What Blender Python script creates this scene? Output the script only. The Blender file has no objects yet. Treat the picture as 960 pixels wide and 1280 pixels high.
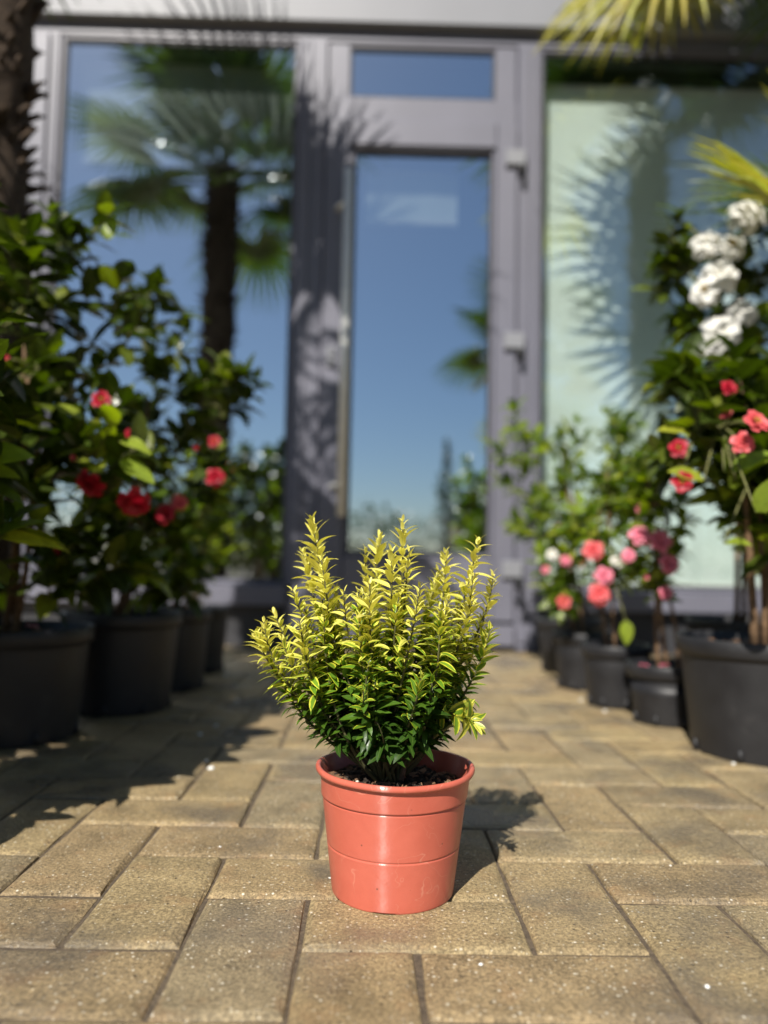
import bpy, math, random
from mathutils import Vector, Matrix
R = math.radians
random.seed(7)
S = bpy.context.scene
COL = S.collection

# ------------------------------------------------------------------ camera
FPX, CAMH, PITCH, ROLL = 962.0, 0.3296, 0.06564, 0.01935      # photo is 960 x 1280
fwd = Vector((0, math.cos(PITCH), math.sin(PITCH)))
upv = Vector((0, -math.sin(PITCH), math.cos(PITCH)))
rgt = Vector((1, 0, 0))
cr, sr = math.cos(ROLL), math.sin(ROLL)
cam_r = rgt * cr + upv * sr
cam_u = upv * cr - rgt * sr
cd = bpy.data.cameras.new('camera')
cam = bpy.data.objects.new('camera', cd)
COL.objects.link(cam)
M = Matrix((cam_r, cam_u, -fwd)).transposed().to_4x4()
M.translation = (0, 0, CAMH)
cam.matrix_world = M
cd.sensor_fit = 'VERTICAL'
cd.sensor_height = 36.0
cd.sensor_width = 27.0
cd.lens = FPX / 1280 * 36.0
cd.clip_start = 0.02
cd.clip_end = 2000
cd.dof.use_dof = True
cd.dof.focus_distance = 0.75
cd.dof.aperture_fstop = 2.1
S.camera = cam

# ------------------------------------------------------------------ world, sun, exposure
SUN = Vector((0.36, 0.95, -1.0)).normalized()               # the way the light travels
elev = math.asin(-SUN.z)
azim = math.atan2(-SUN.x, -SUN.y)
W = bpy.data.worlds.new('World')
S.world = W
W.use_nodes = True
wn = W.node_tree
bg = wn.nodes['Background']
sky = wn.nodes.new('ShaderNodeTexSky')
sky.sky_type = 'NISHITA'
sky.sun_disc = False
sky.sun_elevation = elev
sky.sun_rotation = azim
sky.air_density = 1.0
sky.dust_density = 0.4
sky.ozone_density = 4.0
wn.links.new(sky.outputs[0], bg.inputs[0])
bg.inputs[1].default_value = 0.05
sl = bpy.data.lights.new('sun', 'SUN')
sl.energy = 5.0
sl.angle = R(0.53)
sl.color = (1.0, 0.95, 0.87)
so = bpy.data.objects.new('sun', sl)
so.rotation_euler = SUN.to_track_quat('-Z', 'Y').to_euler()
so.location = (-3, -6, 9)
COL.objects.link(so)
S.view_settings.view_transform = 'Standard'
S.view_settings.look = 'None'
S.view_settings.gamma = 1.0
S.view_settings.exposure = 0.56
S.view_settings.use_curve_mapping = False
S.cycles.max_bounces = 5
S.cycles.diffuse_bounces = 2
S.cycles.glossy_bounces = 3
S.cycles.transmission_bounces = 3
S.cycles.transparent_max_bounces = 10

# ------------------------------------------------------------------ photo pixel -> point on the ground or at a depth
def ray(px, py):
    x, y = px - 480, py - 640
    d = cam_r * (x / FPX) - cam_u * (y / FPX) + fwd
    return d
def ground(px, py):
    d = ray(px, py)
    return Vector((0, 0, CAMH)) + d * (-CAMH / d.z)
def at(px, py, Y):
    d = ray(px, py)
    return Vector((0, 0, CAMH)) + d * (Y / d.y)

# ------------------------------------------------------------------ mesh helpers
class MB:
    def __init__(s):
        s.v = []; s.f = []; s.uv = []; s.tone = []; s.mi = []
    def add(s, verts, faces, uvs=None, tone=0.5, mi=0):
        o = len(s.v)
        s.v.extend(tuple(p) for p in verts)
        s.tone.extend([tone] * len(verts) if not isinstance(tone, (list, tuple)) else tone)
        s.uv.extend(uvs if uvs else [(0.5, 0.5)] * len(verts))
        for f in faces:
            s.f.append(tuple(i + o for i in f)); s.mi.append(mi)
    def merge(s, other, mat, tone=None):
        s.add([mat @ Vector(p) for p in other.v], other.f, other.uv, tone if tone is not None else list(other.tone))
    def box(s, x0, x1, y0, y1, z0, z1, mi=0):
        v = [(x0,y0,z0),(x1,y0,z0),(x1,y1,z0),(x0,y1,z0),(x0,y0,z1),(x1,y0,z1),(x1,y1,z1),(x0,y1,z1)]
        s.add(v, [(0,3,2,1),(4,5,6,7),(0,1,5,4),(1,2,6,5),(2,3,7,6),(3,0,4,7)], mi=mi)
    def bbox(s, x0, x1, y0, y1, z0, z1, b=0.003):
        # box whose front (min y) edges are chamfered
        v = [(x0,y0+b,z0),(x1,y0+b,z0),(x1,y1,z0),(x0,y1,z0),(x0,y0+b,z1),(x1,y0+b,z1),(x1,y1,z1),(x0,y1,z1),
             (x0+b,y0,z0+b),(x1-b,y0,z0+b),(x1-b,y0,z1-b),(x0+b,y0,z1-b)]
        s.add(v, [(0,3,2,1),(4,5,6,7),(1,2,6,5),(2,3,7,6),(3,0,4,7),(8,9,10,11),(0,1,9,8),(1,5,10,9),(5,4,11,10),(4,0,8,11)])
    def tube(s, pts, rads, n=6, tone=0.5, cap=True):
        pts = [Vector(p) for p in pts]
        if len(pts) < 2: return
        vs = []; uv = []
        t0 = (pts[1] - pts[0]).normalized()
        a = t0.orthogonal().normalized()
        for i, p in enumerate(pts):
            t = (pts[min(i+1, len(pts)-1)] - pts[max(i-1, 0)])
            t = t.normalized() if t.length > 1e-9 else t0
            a = (a - t * a.dot(t))
            a = a.normalized() if a.length > 1e-6 else t.orthogonal().normalized()
            b = t.cross(a)
            for k in range(n):
                an = 2 * math.pi * k / n
                vs.append(p + (a * math.cos(an) + b * math.sin(an)) * rads[i])
                uv.append((k / n, i / (len(pts) - 1)))
        fs = []
        for i in range(len(pts) - 1):
            for k in range(n):
                k2 = (k + 1) % n
                fs.append((i*n+k, i*n+k2, (i+1)*n+k2, (i+1)*n+k))
        if cap:
            fs.append(tuple(range(n))[::-1]); fs.append(tuple((len(pts)-1)*n + k for k in range(n)))
        s.add(vs, fs, uv, tone)
    def lathe(s, prof, n=48, cx=0, cy=0, warp=None):
        vs = []; uv = []
        for j, (r, z) in enumerate(prof):
            for k in range(n):
                an = 2 * math.pi * k / n
                rr, zz = (r, z) if warp is None else warp(an, r, z)
                vs.append((cx + rr * math.cos(an), cy + rr * math.sin(an), zz)); uv.append((k / n, j / max(1, len(prof)-1)))
        fs = []
        for j in range(len(prof) - 1):
            for k in range(n):
                k2 = (k + 1) % n
                fs.append((j*n+k, j*n+k2, (j+1)*n+k2, (j+1)*n+k))
        s.add(vs, fs, uv)
    def mesh(s, name, mats, smooth=True):
        me = bpy.data.meshes.new(name)
        me.from_pydata(s.v, [], s.f)
        for m in (mats if isinstance(mats, (list, tuple)) else [mats]): me.materials.append(m)
        a = me.attributes.new('tone', 'FLOAT', 'POINT')
        a.data.foreach_set('value', [float(t) for t in s.tone])
        ul = me.uv_layers.new(name='UVMap')
        li = [0] * len(me.loops); me.loops.foreach_get('vertex_index', li)
        flat = []
        for i in li: flat.extend(s.uv[i])
        ul.data.foreach_set('uv', flat)
        me.polygons.foreach_set('material_index', s.mi)
        me.polygons.foreach_set('use_smooth', [smooth] * len(s.f))
        me.update()
        return me

def link(name, me, parent=None, mat=None, **props):
    o = bpy.data.objects.new(name, me)
    COL.objects.link(o)
    if parent is not None: o.parent = parent
    if mat is not None: o.matrix_basis = mat
    for k, v in props.items(): o[k] = v
    return o
def part(name, mb, mats, parent, smooth=True, mat=None, **props):
    return link(name, mb.mesh(name, mats, smooth), parent, mat, **props)
def thing(name, label, cat, loc=(0,0,0), rz=0.0, group=None):
    o = bpy.data.objects.new(name, None)
    COL.objects.link(o)
    o.empty_display_size = 0.05
    o.location = loc; o.rotation_euler = (0, 0, rz)
    o['label'] = label; o['category'] = cat
    if group: o['group'] = group
    return o
def frame(p, d, up, roll=0.0, s=1.0, sx=None):
    d = Vector(d).normalized(); up = Vector(up)
    z = up - d * up.dot(d)
    z = z.normalized() if z.length > 1e-5 else d.orthogonal().normalized()
    x = d.cross(z)
    if roll:
        c, q = math.cos(roll), math.sin(roll)
        x, z = x * c + z * q, z * c - x * q
    m = Matrix((x * (sx if sx else s), d * s, z * s)).transposed().to_4x4()
    m.translation = Vector(p)
    return m

# ------------------------------------------------------------------ materials
def nm(name):
    m = bpy.data.materials.new(name); m.use_nodes = True
    nt = m.node_tree
    return m, nt, nt.nodes['Principled BSDF'], nt.nodes, nt.links
def N(nt, t, **kw):
    n = nt.nodes.new(t)
    for k, v in kw.items():
        if k == 'ins':
            for a, b in v.items(): n.inputs[a].default_value = b
        else: setattr(n, k, v)
    return n
def ramp(nt, src, stops):
    r = nt.nodes.new('ShaderNodeValToRGB')
    e = r.color_ramp.elements
    while len(e) < len(stops): e.new(0.5)
    for i, (p, c) in enumerate(stops):
        e[i].position = p; e[i].color = (*c, 1) if len(c) == 3 else c
    nt.links.new(src, r.inputs[0])
    return r
def g3(v): return (v, v, v)
def mixc(nt, fac, a, b, mode='MIX'):
    n = nt.nodes.new('ShaderNodeMix'); n.data_type = 'RGBA'; n.blend_type = mode
    for i, x in ((0, fac), (6, a), (7, b)):
        if hasattr(x, 'is_linked') or hasattr(x, 'links'): nt.links.new(x, n.inputs[i])
        else: n.inputs[i].default_value = x if i == 0 else ((*x, 1) if len(x) == 3 else x)
    return n.outputs[2]
def math_(nt, op, a, b=None):
    n = nt.nodes.new('ShaderNodeMath'); n.operation = op
    for i, x in ((0, a), (1, b)):
        if x is None: continue
        if isinstance(x, (int, float)): n.inputs[i].default_value = x
        else: nt.links.new(x, n.inputs[i])
    return n.outputs[0]
def noise(nt, vec, scale, detail=4, rough=0.55):
    n = nt.nodes.new('ShaderNodeTexNoise')
    n.inputs['Scale'].default_value = scale; n.inputs['Detail'].default_value = detail; n.inputs['Roughness'].default_value = rough
    if vec is not None: nt.links.new(vec, n.inputs['Vector'])
    return n.outputs['Fac']
def rnd(nt):
    # a value for each piece, whether it is an object of its own or an island of a joined mesh
    oi = nt.nodes.new('ShaderNodeObjectInfo'); ge = nt.nodes.new('ShaderNodeNewGeometry')
    return math_(nt, 'FRACT', math_(nt, 'ADD', oi.outputs['Random'], ge.outputs['Random Per Island']))
def bump(nt, bsdf, h, strength=0.3, dist=0.002):
    b = nt.nodes.new('ShaderNodeBump'); b.inputs['Strength'].default_value = strength; b.inputs['Distance'].default_value = dist
    nt.links.new(h, b.inputs['Height']); nt.links.new(b.outputs[0], bsdf.inputs['Normal'])
    return b

def mat_paver():
    m, nt, b, nd, lk = nm('concrete_block')
    ge = nd.new('ShaderNodeNewGeometry'); P = ge.outputs['Position']
    r = rnd(nt)
    base = ramp(nt, r, [(0.0, (0.228, 0.175, 0.098)), (0.2, (0.292, 0.219, 0.110)), (0.4, (0.248, 0.196, 0.115)), (0.6, (0.31, 0.233, 0.118)), (0.8, (0.275, 0.200, 0.106)), (1.0, (0.33, 0.254, 0.130))]).outputs[0]
    blot = ramp(nt, noise(nt, P, 14, 5, 0.6), [(0.3, g3(0.62)), (0.5, g3(0.95)), (0.72, g3(1.18))]).outputs[0]
    c = mixc(nt, 1.0, base, blot, 'MULTIPLY')
    grit = ramp(nt, noise(nt, P, 300, 6, 0.85), [(0.36, g3(0.22)), (0.5, g3(0.95)), (0.63, g3(1.9))]).outputs[0]
    c = mixc(nt, 0.85, c, grit, 'MULTIPLY')
    # rust brown patches and pale dust
    rust = ramp(nt, noise(nt, P, 23, 4, 0.6), [(0.55, g3(0)), (0.72, g3(1))]).outputs[0]
    c = mixc(nt, math_(nt, 'MULTIPLY', rust, 0.4), c, (0.30, 0.17, 0.075))
    # pale stone chips
    vo = N(nt, 'ShaderNodeTexVoronoi', ins={'Scale': 230.0}); lk.new(P, vo.inputs['Vector'])
    chip = ramp(nt, vo.outputs['Distance'], [(0.10, g3(1)), (0.26, g3(0))]).outputs[0]
    sep = nd.new('ShaderNodeSeparateColor'); lk.new(vo.outputs['Color'], sep.inputs[0])
    pick = ramp(nt, sep.outputs[0], [(0.62, g3(0)), (0.70, g3(1))]).outputs[0]
    chipf = math_(nt, 'MULTIPLY', chip, pick)
    c = mixc(nt, math_(nt, 'MULTIPLY', chipf, 0.9), c, (0.70, 0.62, 0.47))
    v3 = N(nt, 'ShaderNodeTexVoronoi', ins={'Scale': 105.0}); lk.new(P, v3.inputs['Vector'])
    sp3 = nd.new('ShaderNodeSeparateColor'); lk.new(v3.outputs['Color'], sp3.inputs[0])
    big = math_(nt, 'MULTIPLY', ramp(nt, v3.outputs['Distance'], [(0.09, g3(1)), (0.17, g3(0))]).outputs[0], ramp(nt, sp3.outputs[2], [(0.80, g3(0)), (0.84, g3(1))]).outputs[0])
    c = mixc(nt, math_(nt, 'MULTIPLY', big, 0.85), c, (0.74, 0.68, 0.55))
    # dark pits
    vp = N(nt, 'ShaderNodeTexVoronoi', ins={'Scale': 120.0}); lk.new(P, vp.inputs['Vector'])
    pit = ramp(nt, vp.outputs['Distance'], [(0.07, g3(1)), (0.2, g3(0))]).outputs[0]
    sp2 = nd.new('ShaderNodeSeparateColor'); lk.new(vp.outputs['Color'], sp2.inputs[0])
    pitf = math_(nt, 'MULTIPLY', pit, ramp(nt, sp2.outputs[1], [(0.84, g3(0)), (0.9, g3(1))]).outputs[0])
    c = mixc(nt, math_(nt, 'MULTIPLY', pitf, 0.75), c, (0.04, 0.03, 0.02))
    # damp film left after watering: darker, greyer and smoother
    wet = ramp(nt, noise(nt, P, 5.5, 3, 0.5), [(0.50, g3(0)), (0.62, g3(1))]).outputs[0]
    c = mixc(nt, math_(nt, 'MULTIPLY', wet, 0.48), c, (0.120, 0.108, 0.095))
    lk.new(c, b.inputs['Base Color'])
    ro = nd.new('ShaderNodeMapRange'); lk.new(wet, ro.inputs[0]); ro.inputs[3].default_value = 0.62; ro.inputs[4].default_value = 0.27
    lk.new(ro.outputs[0], b.inputs['Roughness'])
    h = math_(nt, 'ADD', math_(nt, 'MULTIPLY', noise(nt, P, 420, 4, 0.75), 0.5), math_(nt, 'MULTIPLY', noise(nt, P, 90, 3, 0.6), 0.7))
    h = math_(nt, 'SUBTRACT', h, math_(nt, 'MULTIPLY', pitf, 0.6))
    bump(nt, b, h, 1.0, 0.0026)
    return m

def mat_soilish(name, c0, c1, scale=120, rough=0.95, bs=0.8):
    m, nt, b, nd, lk = nm(name)
    ge = nd.new('ShaderNodeNewGeometry'); P = ge.outputs['Position']
    n = noise(nt, P, scale, 5, 0.7)
    lk.new(ramp(nt, n, [(0.3, c0), (0.7, c1)]).outputs[0], b.inputs['Base Color'])
    b.inputs['Roughness'].default_value = rough
    bump(nt, b, n, bs, 0.004)
    return m

def mat_plain(name, col, rough=0.5, metal=0.0, var=0.12, scale=30, bs=0.05, spec=0.5):
    m, nt, b, nd, lk = nm(name)
    tc = nd.new('ShaderNodeTexCoord'); P = tc.outputs['Object']
    n = noise(nt, P, scale, 4, 0.6)
    lo = tuple(x * (1 - var) for x in col); hi = tuple(min(1, x * (1 + var)) for x in col)
    lk.new(ramp(nt, n, [(0.3, lo), (0.7, hi)]).outputs[0], b.inputs['Base Color'])
    b.inputs['Roughness'].default_value = rough; b.inputs['Metallic'].default_value = metal
    b.inputs['Specular IOR Level'].default_value = spec
    if bs: bump(nt, b, noise(nt, P, scale * 8, 3, 0.6), bs, 0.001)
    return m

def mat_leaf(name, stops, rib=(0.2, 0.3, 0.06), rough=0.32, trans=0.28, tcol=(0.30, 0.36, 0.025), ribw=0.035, ribs=0.5):
    m, nt, b, nd, lk = nm(name)
    r = rnd(nt)
    c = ramp(nt, r, stops).outputs[0]
    ge = nd.new('ShaderNodeNewGeometry')
    mot = ramp(nt, noise(nt, ge.outputs['Position'], 60, 3, 0.6), [(0.3, g3(0.75)), (0.7, g3(1.2))]).outputs[0]
    c = mixc(nt, 1.0, c, mot, 'MULTIPLY')
    uv = nd.new('ShaderNodeUVMap'); sx = nd.new('ShaderNodeSeparateXYZ'); lk.new(uv.outputs[0], sx.inputs[0])
    off = math_(nt, 'ABSOLUTE', math_(nt, 'SUBTRACT', sx.outputs[0], 0.5))
    ribf = ramp(nt, off, [(0.0, g3(1)), (ribw, g3(0))]).outputs[0]
    # side veins run from the rib to the edge at a slant
    vein = math_(nt, 'SINE', math_(nt, 'MULTIPLY', math_(nt, 'SUBTRACT', sx.outputs[1], math_(nt, 'MULTIPLY', off, 0.55)), 58.0))
    veinf = ramp(nt, vein, [(0.86, g3(0)), (1.0, g3(0.35))]).outputs[0]
    c = mixc(nt, math_(nt, 'MULTIPLY', math_(nt, 'MAXIMUM', ribf, veinf), ribs), c, rib)
    lk.new(c, b.inputs['Base Color'])
    b.inputs['Roughness'].default_value = rough
    b.inputs['Specular IOR Level'].default_value = 0.5
    bump(nt, b, math_(nt, 'SUBTRACT', noise(nt, ge.outputs['Position'], 130, 2, 0.5), math_(nt, 'MAXIMUM', ribf, veinf)), 0.22, 0.0015)
    tr = nd.new('ShaderNodeBsdfTranslucent')
    lk.new(mixc(nt, 1.0, c, (*[x * 6 for x in tcol],), 'MULTIPLY'), tr.inputs[0])
    mx = nd.new('ShaderNodeMixShader'); mx.inputs[0].default_value = trans
    out = nd['Material Output']
    lk.new(b.outputs[0], mx.inputs[1]); lk.new(tr.outputs[0], mx.inputs[2]); lk.new(mx.outputs[0], out.inputs[0])
    return m

def mat_euonymus():
    # green blade with a yellow margin; 'tone' says how yellow the leaf has grown
    m, nt, b, nd, lk = nm('variegated_leaf')
    at_ = nd.new('ShaderNodeAttribute'); at_.attribute_name = 'tone'
    t = at_.outputs['Fac']
    uv = nd.new('ShaderNodeUVMap'); sx = nd.new('ShaderNodeSeparateXYZ'); lk.new(uv.outputs[0], sx.inputs[0])
    off = math_(nt, 'MULTIPLY', math_(nt, 'ABSOLUTE', math_(nt, 'SUBTRACT', sx.outputs[0], 0.5)), 2.0)
    ge = nd.new('ShaderNodeNewGeometry')
    nz = noise(nt, ge.outputs['Position'], 260, 3, 0.6)
    edge = math_(nt, 'ADD', off, math_(nt, 'MULTIPLY', math_(nt, 'SUBTRACT', nz, 0.5), 0.5))
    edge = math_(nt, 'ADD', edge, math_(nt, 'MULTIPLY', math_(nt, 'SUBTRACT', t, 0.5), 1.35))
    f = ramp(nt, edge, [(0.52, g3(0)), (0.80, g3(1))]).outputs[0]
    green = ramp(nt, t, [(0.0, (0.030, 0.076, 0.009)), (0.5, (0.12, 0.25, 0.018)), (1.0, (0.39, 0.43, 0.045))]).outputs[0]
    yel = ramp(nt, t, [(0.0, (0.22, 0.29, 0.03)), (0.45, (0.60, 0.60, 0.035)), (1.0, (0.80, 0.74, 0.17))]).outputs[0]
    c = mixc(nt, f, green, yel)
    c = mixc(nt, 1.0, c, ramp(nt, rnd(nt), [(0.0, g3(0.8)), (1.0, g3(1.12))]).outputs[0], 'MULTIPLY')
    ribf = ramp(nt, off, [(0.0, g3(1)), (0.09, g3(0))]).outputs[0]
    c = mixc(nt, math_(nt, 'MULTIPLY', ribf, 0.3), c, (0.3, 0.36, 0.07))
    lk.new(c, b.inputs['Base Color'])
    b.inputs['Roughness'].default_value = 0.36
    bump(nt, b, math_(nt, 'SUBTRACT', nz, ribf), 0.25, 0.0006)
    tr = nd.new('ShaderNodeBsdfTranslucent'); lk.new(mixc(nt, 1.0, c, (1.3, 1.3, 0.6), 'MULTIPLY'), tr.inputs[0])
    mx = nd.new('ShaderNodeMixShader'); mx.inputs[0].default_value = 0.25
    lk.new(b.outputs[0], mx.inputs[1]); lk.new(tr.outputs[0], mx.inputs[2]); lk.new(mx.outputs[0], nd['Material Output'].inputs[0])
    return m

def mat_petal(name, c0, c1):
    m, nt, b, nd, lk = nm(name)
    uv = nd.new('ShaderNodeUVMap'); sx = nd.new('ShaderNodeSeparateXYZ'); lk.new(uv.outputs[0], sx.inputs[0])
    ge = nd.new('ShaderNodeNewGeometry')
    f = math_(nt, 'ADD', sx.outputs[1], math_(nt, 'MULTIPLY', math_(nt, 'SUBTRACT', noise(nt, ge.outputs['Position'], 150, 3), 0.5), 0.5))
    c = ramp(nt, f, [(0.1, c0), (0.95, c1)]).outputs[0]
    lk.new(c, b.inputs['Base Color']); b.inputs['Roughness'].default_value = 0.5
    tr = nd.new('ShaderNodeBsdfTranslucent'); lk.new(c, tr.inputs[0])
    mx = nd.new('ShaderNodeMixShader'); mx.inputs[0].default_value = 0.3
    lk.new(b.outputs[0], mx.inputs[1]); lk.new(tr.outputs[0], mx.inputs[2]); lk.new(mx.outputs[0], nd['Material Output'].inputs[0])
    return m

def mat_terracotta():
    m, nt, b, nd, lk = nm('terracotta_plastic')
    tc = nd.new('ShaderNodeTexCoord'); P = tc.outputs['Object']
    c = ramp(nt, noise(nt, P, 22, 4, 0.6), [(0.3, (0.50, 0.110, 0.070)), (0.7, (0.56, 0.135, 0.088))]).outputs[0]
    # faint pale scuffs: thin bent lines
    ma = nd.new('ShaderNodeMapping'); lk.new(P, ma.inputs[0]); ma.inputs['Rotation'].default_value = (0.4, 0.6, 0.2)
    wv = N(nt, 'ShaderNodeTexNoise', ins={'Scale': 26.0, 'Detail': 1.5, 'Distortion': 1.6}); lk.new(ma.outputs[0], wv.inputs['Vector'])
    line = math_(nt, 'ABSOLUTE', math_(nt, 'SUBTRACT', wv.outputs['Fac'], 0.5))
    lf = ramp(nt, line, [(0.0, g3(1)), (0.011, g3(0))]).outputs[0]
    mask = ramp(nt, noise(nt, P, 17, 2), [(0.5, g3(0)), (0.62, g3(1))]).outputs[0]
    c = mixc(nt, math_(nt, 'MULTIPLY', math_(nt, 'MULTIPLY', lf, mask), 0.35), c, (0.72, 0.38, 0.27))
    # splashes of dirt low on the wall
    vo = N(nt, 'ShaderNodeTexVoronoi', ins={'Scale': 130.0}); lk.new(P, vo.inputs['Vector'])
    sep = nd.new('ShaderNodeSeparateColor'); lk.new(vo.outputs['Color'], sep.inputs[0])
    df = math_(nt, 'MULTIPLY', ramp(nt, vo.outputs['Distance'], [(0.06, g3(1)), (0.16, g3(0))]).outputs[0], ramp(nt, sep.outputs[0], [(0.93, g3(0)), (0.95, g3(1))]).outputs[0])
    c = mixc(nt, math_(nt, 'MULTIPLY', df, 0.8), c, (0.07, 0.035, 0.02))
    lk.new(c, b.inputs['Base Color'])
    b.inputs['Roughness'].default_value = 0.30
    lk.new(ramp(nt, noise(nt, P, 60, 4), [(0.35, g3(0.28)), (0.7, g3(0.40))]).outputs[0], b.inputs['Roughness'])
    bump(nt, b, math_(nt, 'ADD', noise(nt, P, 75, 3, 0.6), math_(nt, 'MULTIPLY', noise(nt, P, 500, 2), 0.15)), 0.25, 0.0012)
    tg = nd.new('ShaderNodeTangent'); tg.direction_type = 'RADIAL'; tg.axis = 'Z'
    lk.new(tg.outputs[0], b.inputs['Tangent'])
    b.inputs['Anisotropic'].default_value = 1.0; b.inputs['Anisotropic Rotation'].default_value = 0.25
    b.inputs['Specular IOR Level'].default_value = 0.7
    return m

def mat_black_pot():
    m, nt, b, nd, lk = nm('black_plastic')
    tc = nd.new('ShaderNodeTexCoord'); P = tc.outputs['Object']
    n = noise(nt, P, 9, 5, 0.65)
    c = ramp(nt, n, [(0.35, (0.011, 0.011, 0.013)), (0.58, (0.017, 0.017, 0.019)), (0.80, (0.045, 0.043, 0.042))]).outputs[0]
    lk.new(c, b.inputs['Base Color'])
    lk.new(ramp(nt, n, [(0.3, g3(0.42)), (0.75, g3(0.66))]).outputs[0], b.inputs['Roughness'])
    bump(nt, b, noise(nt, P, 60, 3), 0.15, 0.002)
    return m

def mat_glass(name='solar_control_glass', refl=0.70):
    m, nt, b, nd, lk = nm(name)
    nd.remove(b)
    gl = N(nt, 'ShaderNodeBsdfGlossy', ins={'Roughness': 0.0}); gl.inputs[0].default_value = (0.86, 0.95, 1.0, 1)
    tr = nd.new('ShaderNodeBsdfTransparent'); tr.inputs[0].default_value = (0.93, 0.97, 0.955, 1)
    lw = N(nt, 'ShaderNodeLayerWeight', ins={'Blend': 0.18})
    mr = nd.new('ShaderNodeMapRange'); lk.new(lw.outputs['Fresnel'], mr.inputs[0])
    mr.inputs[1].default_value = 0.0; mr.inputs[2].default_value = 1.0; mr.inputs[3].default_value = refl; mr.inputs[4].default_value = 0.95
    tc = nd.new('ShaderNodeTexCoord')
    bp = N(nt, 'ShaderNodeBump', ins={'Strength': 0.02, 'Distance': 0.004}); lk.new(noise(nt, tc.outputs['Object'], 2.2, 1), bp.inputs['Height']); lk.new(bp.outputs[0], gl.inputs['Normal'])
    mx = nd.new('ShaderNodeMixShader'); lk.new(mr.outputs[0], mx.inputs[0])
    lk.new(tr.outputs[0], mx.inputs[1]); lk.new(gl.outputs[0], mx.inputs[2]); lk.new(mx.outputs[0], nd['Material Output'].inputs[0])
    return m

PAVER = mat_paver()
JOINT = mat_soilish('joint_sand', (0.055, 0.040, 0.027), (0.15, 0.112, 0.072), 160, 0.95, 0.9)
SOIL = mat_soilish('potting_soil', (0.010, 0.007, 0.005), (0.055, 0.036, 0.024), 240, 0.95, 1.0)
CHIP = mat_soilish('bark_chip', (0.10, 0.05, 0.025), (0.30, 0.17, 0.09), 90, 0.9, 0.6)
STONE = mat_plain('pale_stone', (0.62, 0.57, 0.48), 0.8, var=0.2, scale=200, bs=0.3)
WHITE = mat_plain('white_grit', (0.75, 0.74, 0.70), 0.7, var=0.1, scale=200, bs=0.2)
FRAME = mat_plain('anthracite_frame', (0.138, 0.138, 0.172), 0.42, var=0.08, scale=3, bs=0.03)
GASKET = mat_plain('black_gasket', (0.015, 0.015, 0.017), 0.6, var=0.1, bs=0)
FASCIA = mat_plain('light_grey_fascia', (0.20, 0.205, 0.225), 0.5, var=0.06, scale=2, bs=0.02)
STEEL = mat_plain('brushed_steel', (0.80, 0.79, 0.74), 0.45, 0.25, var=0.05, scale=40, bs=0.03)
ROOM = mat_plain('dim_room', (0.055, 0.06, 0.065), 0.9, var=0.2, scale=2, bs=0)
BLIND = mat_plain('pale_green_blind', (0.70, 0.76, 0.72), 0.85, var=0.09, scale=1.3, bs=0.02)
PLINTH = mat_plain('dark_plinth', (0.03, 0.03, 0.034), 0.6, var=0.2, scale=8, bs=0.05)
GLASS = mat_glass()
GLASS2 = mat_glass('window_glass', 0.30)
CLEAR, nt_, b_, nd_, lk_ = nm('clear_glass')
nd_.remove(b_); q_ = nd_.new('ShaderNodeBsdfTransparent'); q_.inputs[0].default_value = (.97, .985, .98, 1); lk_.new(q_.outputs[0], nd_['Material Output'].inputs[0])
POT_T = mat_terracotta()
POT_B = mat_black_pot()
EUO = mat_euonymus()
BARK = mat_soilish('brown_bark', (0.075, 0.043, 0.022), (0.24, 0.145, 0.075), 110, 0.85, 0.6)
ETWIG = mat_soilish('olive_twig', (0.045, 0.04, 0.015), (0.10, 0.10, 0.03), 110, 0.8, 0.3)
TWIG = mat_soilish('green_twig', (0.09, 0.10, 0.03), (0.20, 0.19, 0.06), 110, 0.7, 0.3)
CAM_D = mat_leaf('camellia_leaf_dark', [(0.0, (0.020, 0.032, 0.004)), (0.55, (0.040, 0.060, 0.006)), (0.85, (0.085, 0.108, 0.010)), (1.0, (0.16, 0.18, 0.018))])
CAM_L = mat_leaf('camellia_leaf_light', [(0.0, (0.045, 0.080, 0.010)), (0.5, (0.085, 0.135, 0.014)), (0.8, (0.17, 0.21, 0.02)), (1.0, (0.27, 0.30, 0.035))], trans=0.34)
CAM_Y = mat_leaf('camellia_leaf_young', [(0.0, (0.16, 0.24, 0.025)), (0.6, (0.26, 0.32, 0.035)), (1.0, (0.36, 0.36, 0.04))], trans=0.38)
BEHIND = mat_leaf('distant_foliage', [(0.0, (0.018, 0.040, 0.012)), (0.6, (0.035, 0.070, 0.018)), (1.0, (0.06, 0.10, 0.025))], rough=0.5, trans=0.15)
PALM = mat_leaf('palm_frond_green', [(0.0, (0.030, 0.060, 0.016)), (0.6, (0.055, 0.095, 0.020)), (1.0, (0.10, 0.13, 0.03))], rough=0.42, trans=0.2, ribs=0.25)
PALM_Y = mat_leaf('palm_frond_yellowed', [(0.0, (0.30, 0.26, 0.05)), (0.5, (0.42, 0.34, 0.07)), (1.0, (0.34, 0.34, 0.08))], rough=0.5, trans=0.25, rib=(0.5, 0.45, 0.15), ribs=0.3)
FIBRE = mat_soilish('palm_fibre', (0.018, 0.012, 0.008), (0.085, 0.054, 0.032), 70, 0.95, 1.0)  # frond shade on the trunks is put into this dark brown
RED = mat_petal('red_petal', (0.24, 0.004, 0.012), (0.50, 0.012, 0.035))
CORAL = mat_petal('coral_petal', (0.60, 0.05, 0.06), (0.76, 0.13, 0.14))
PINK = mat_petal('pink_petal', (0.66, 0.08, 0.16), (0.80, 0.25, 0.34))
WPET = mat_petal('white_petal', (0.74, 0.72, 0.62), (0.84, 0.83, 0.79))
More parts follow.
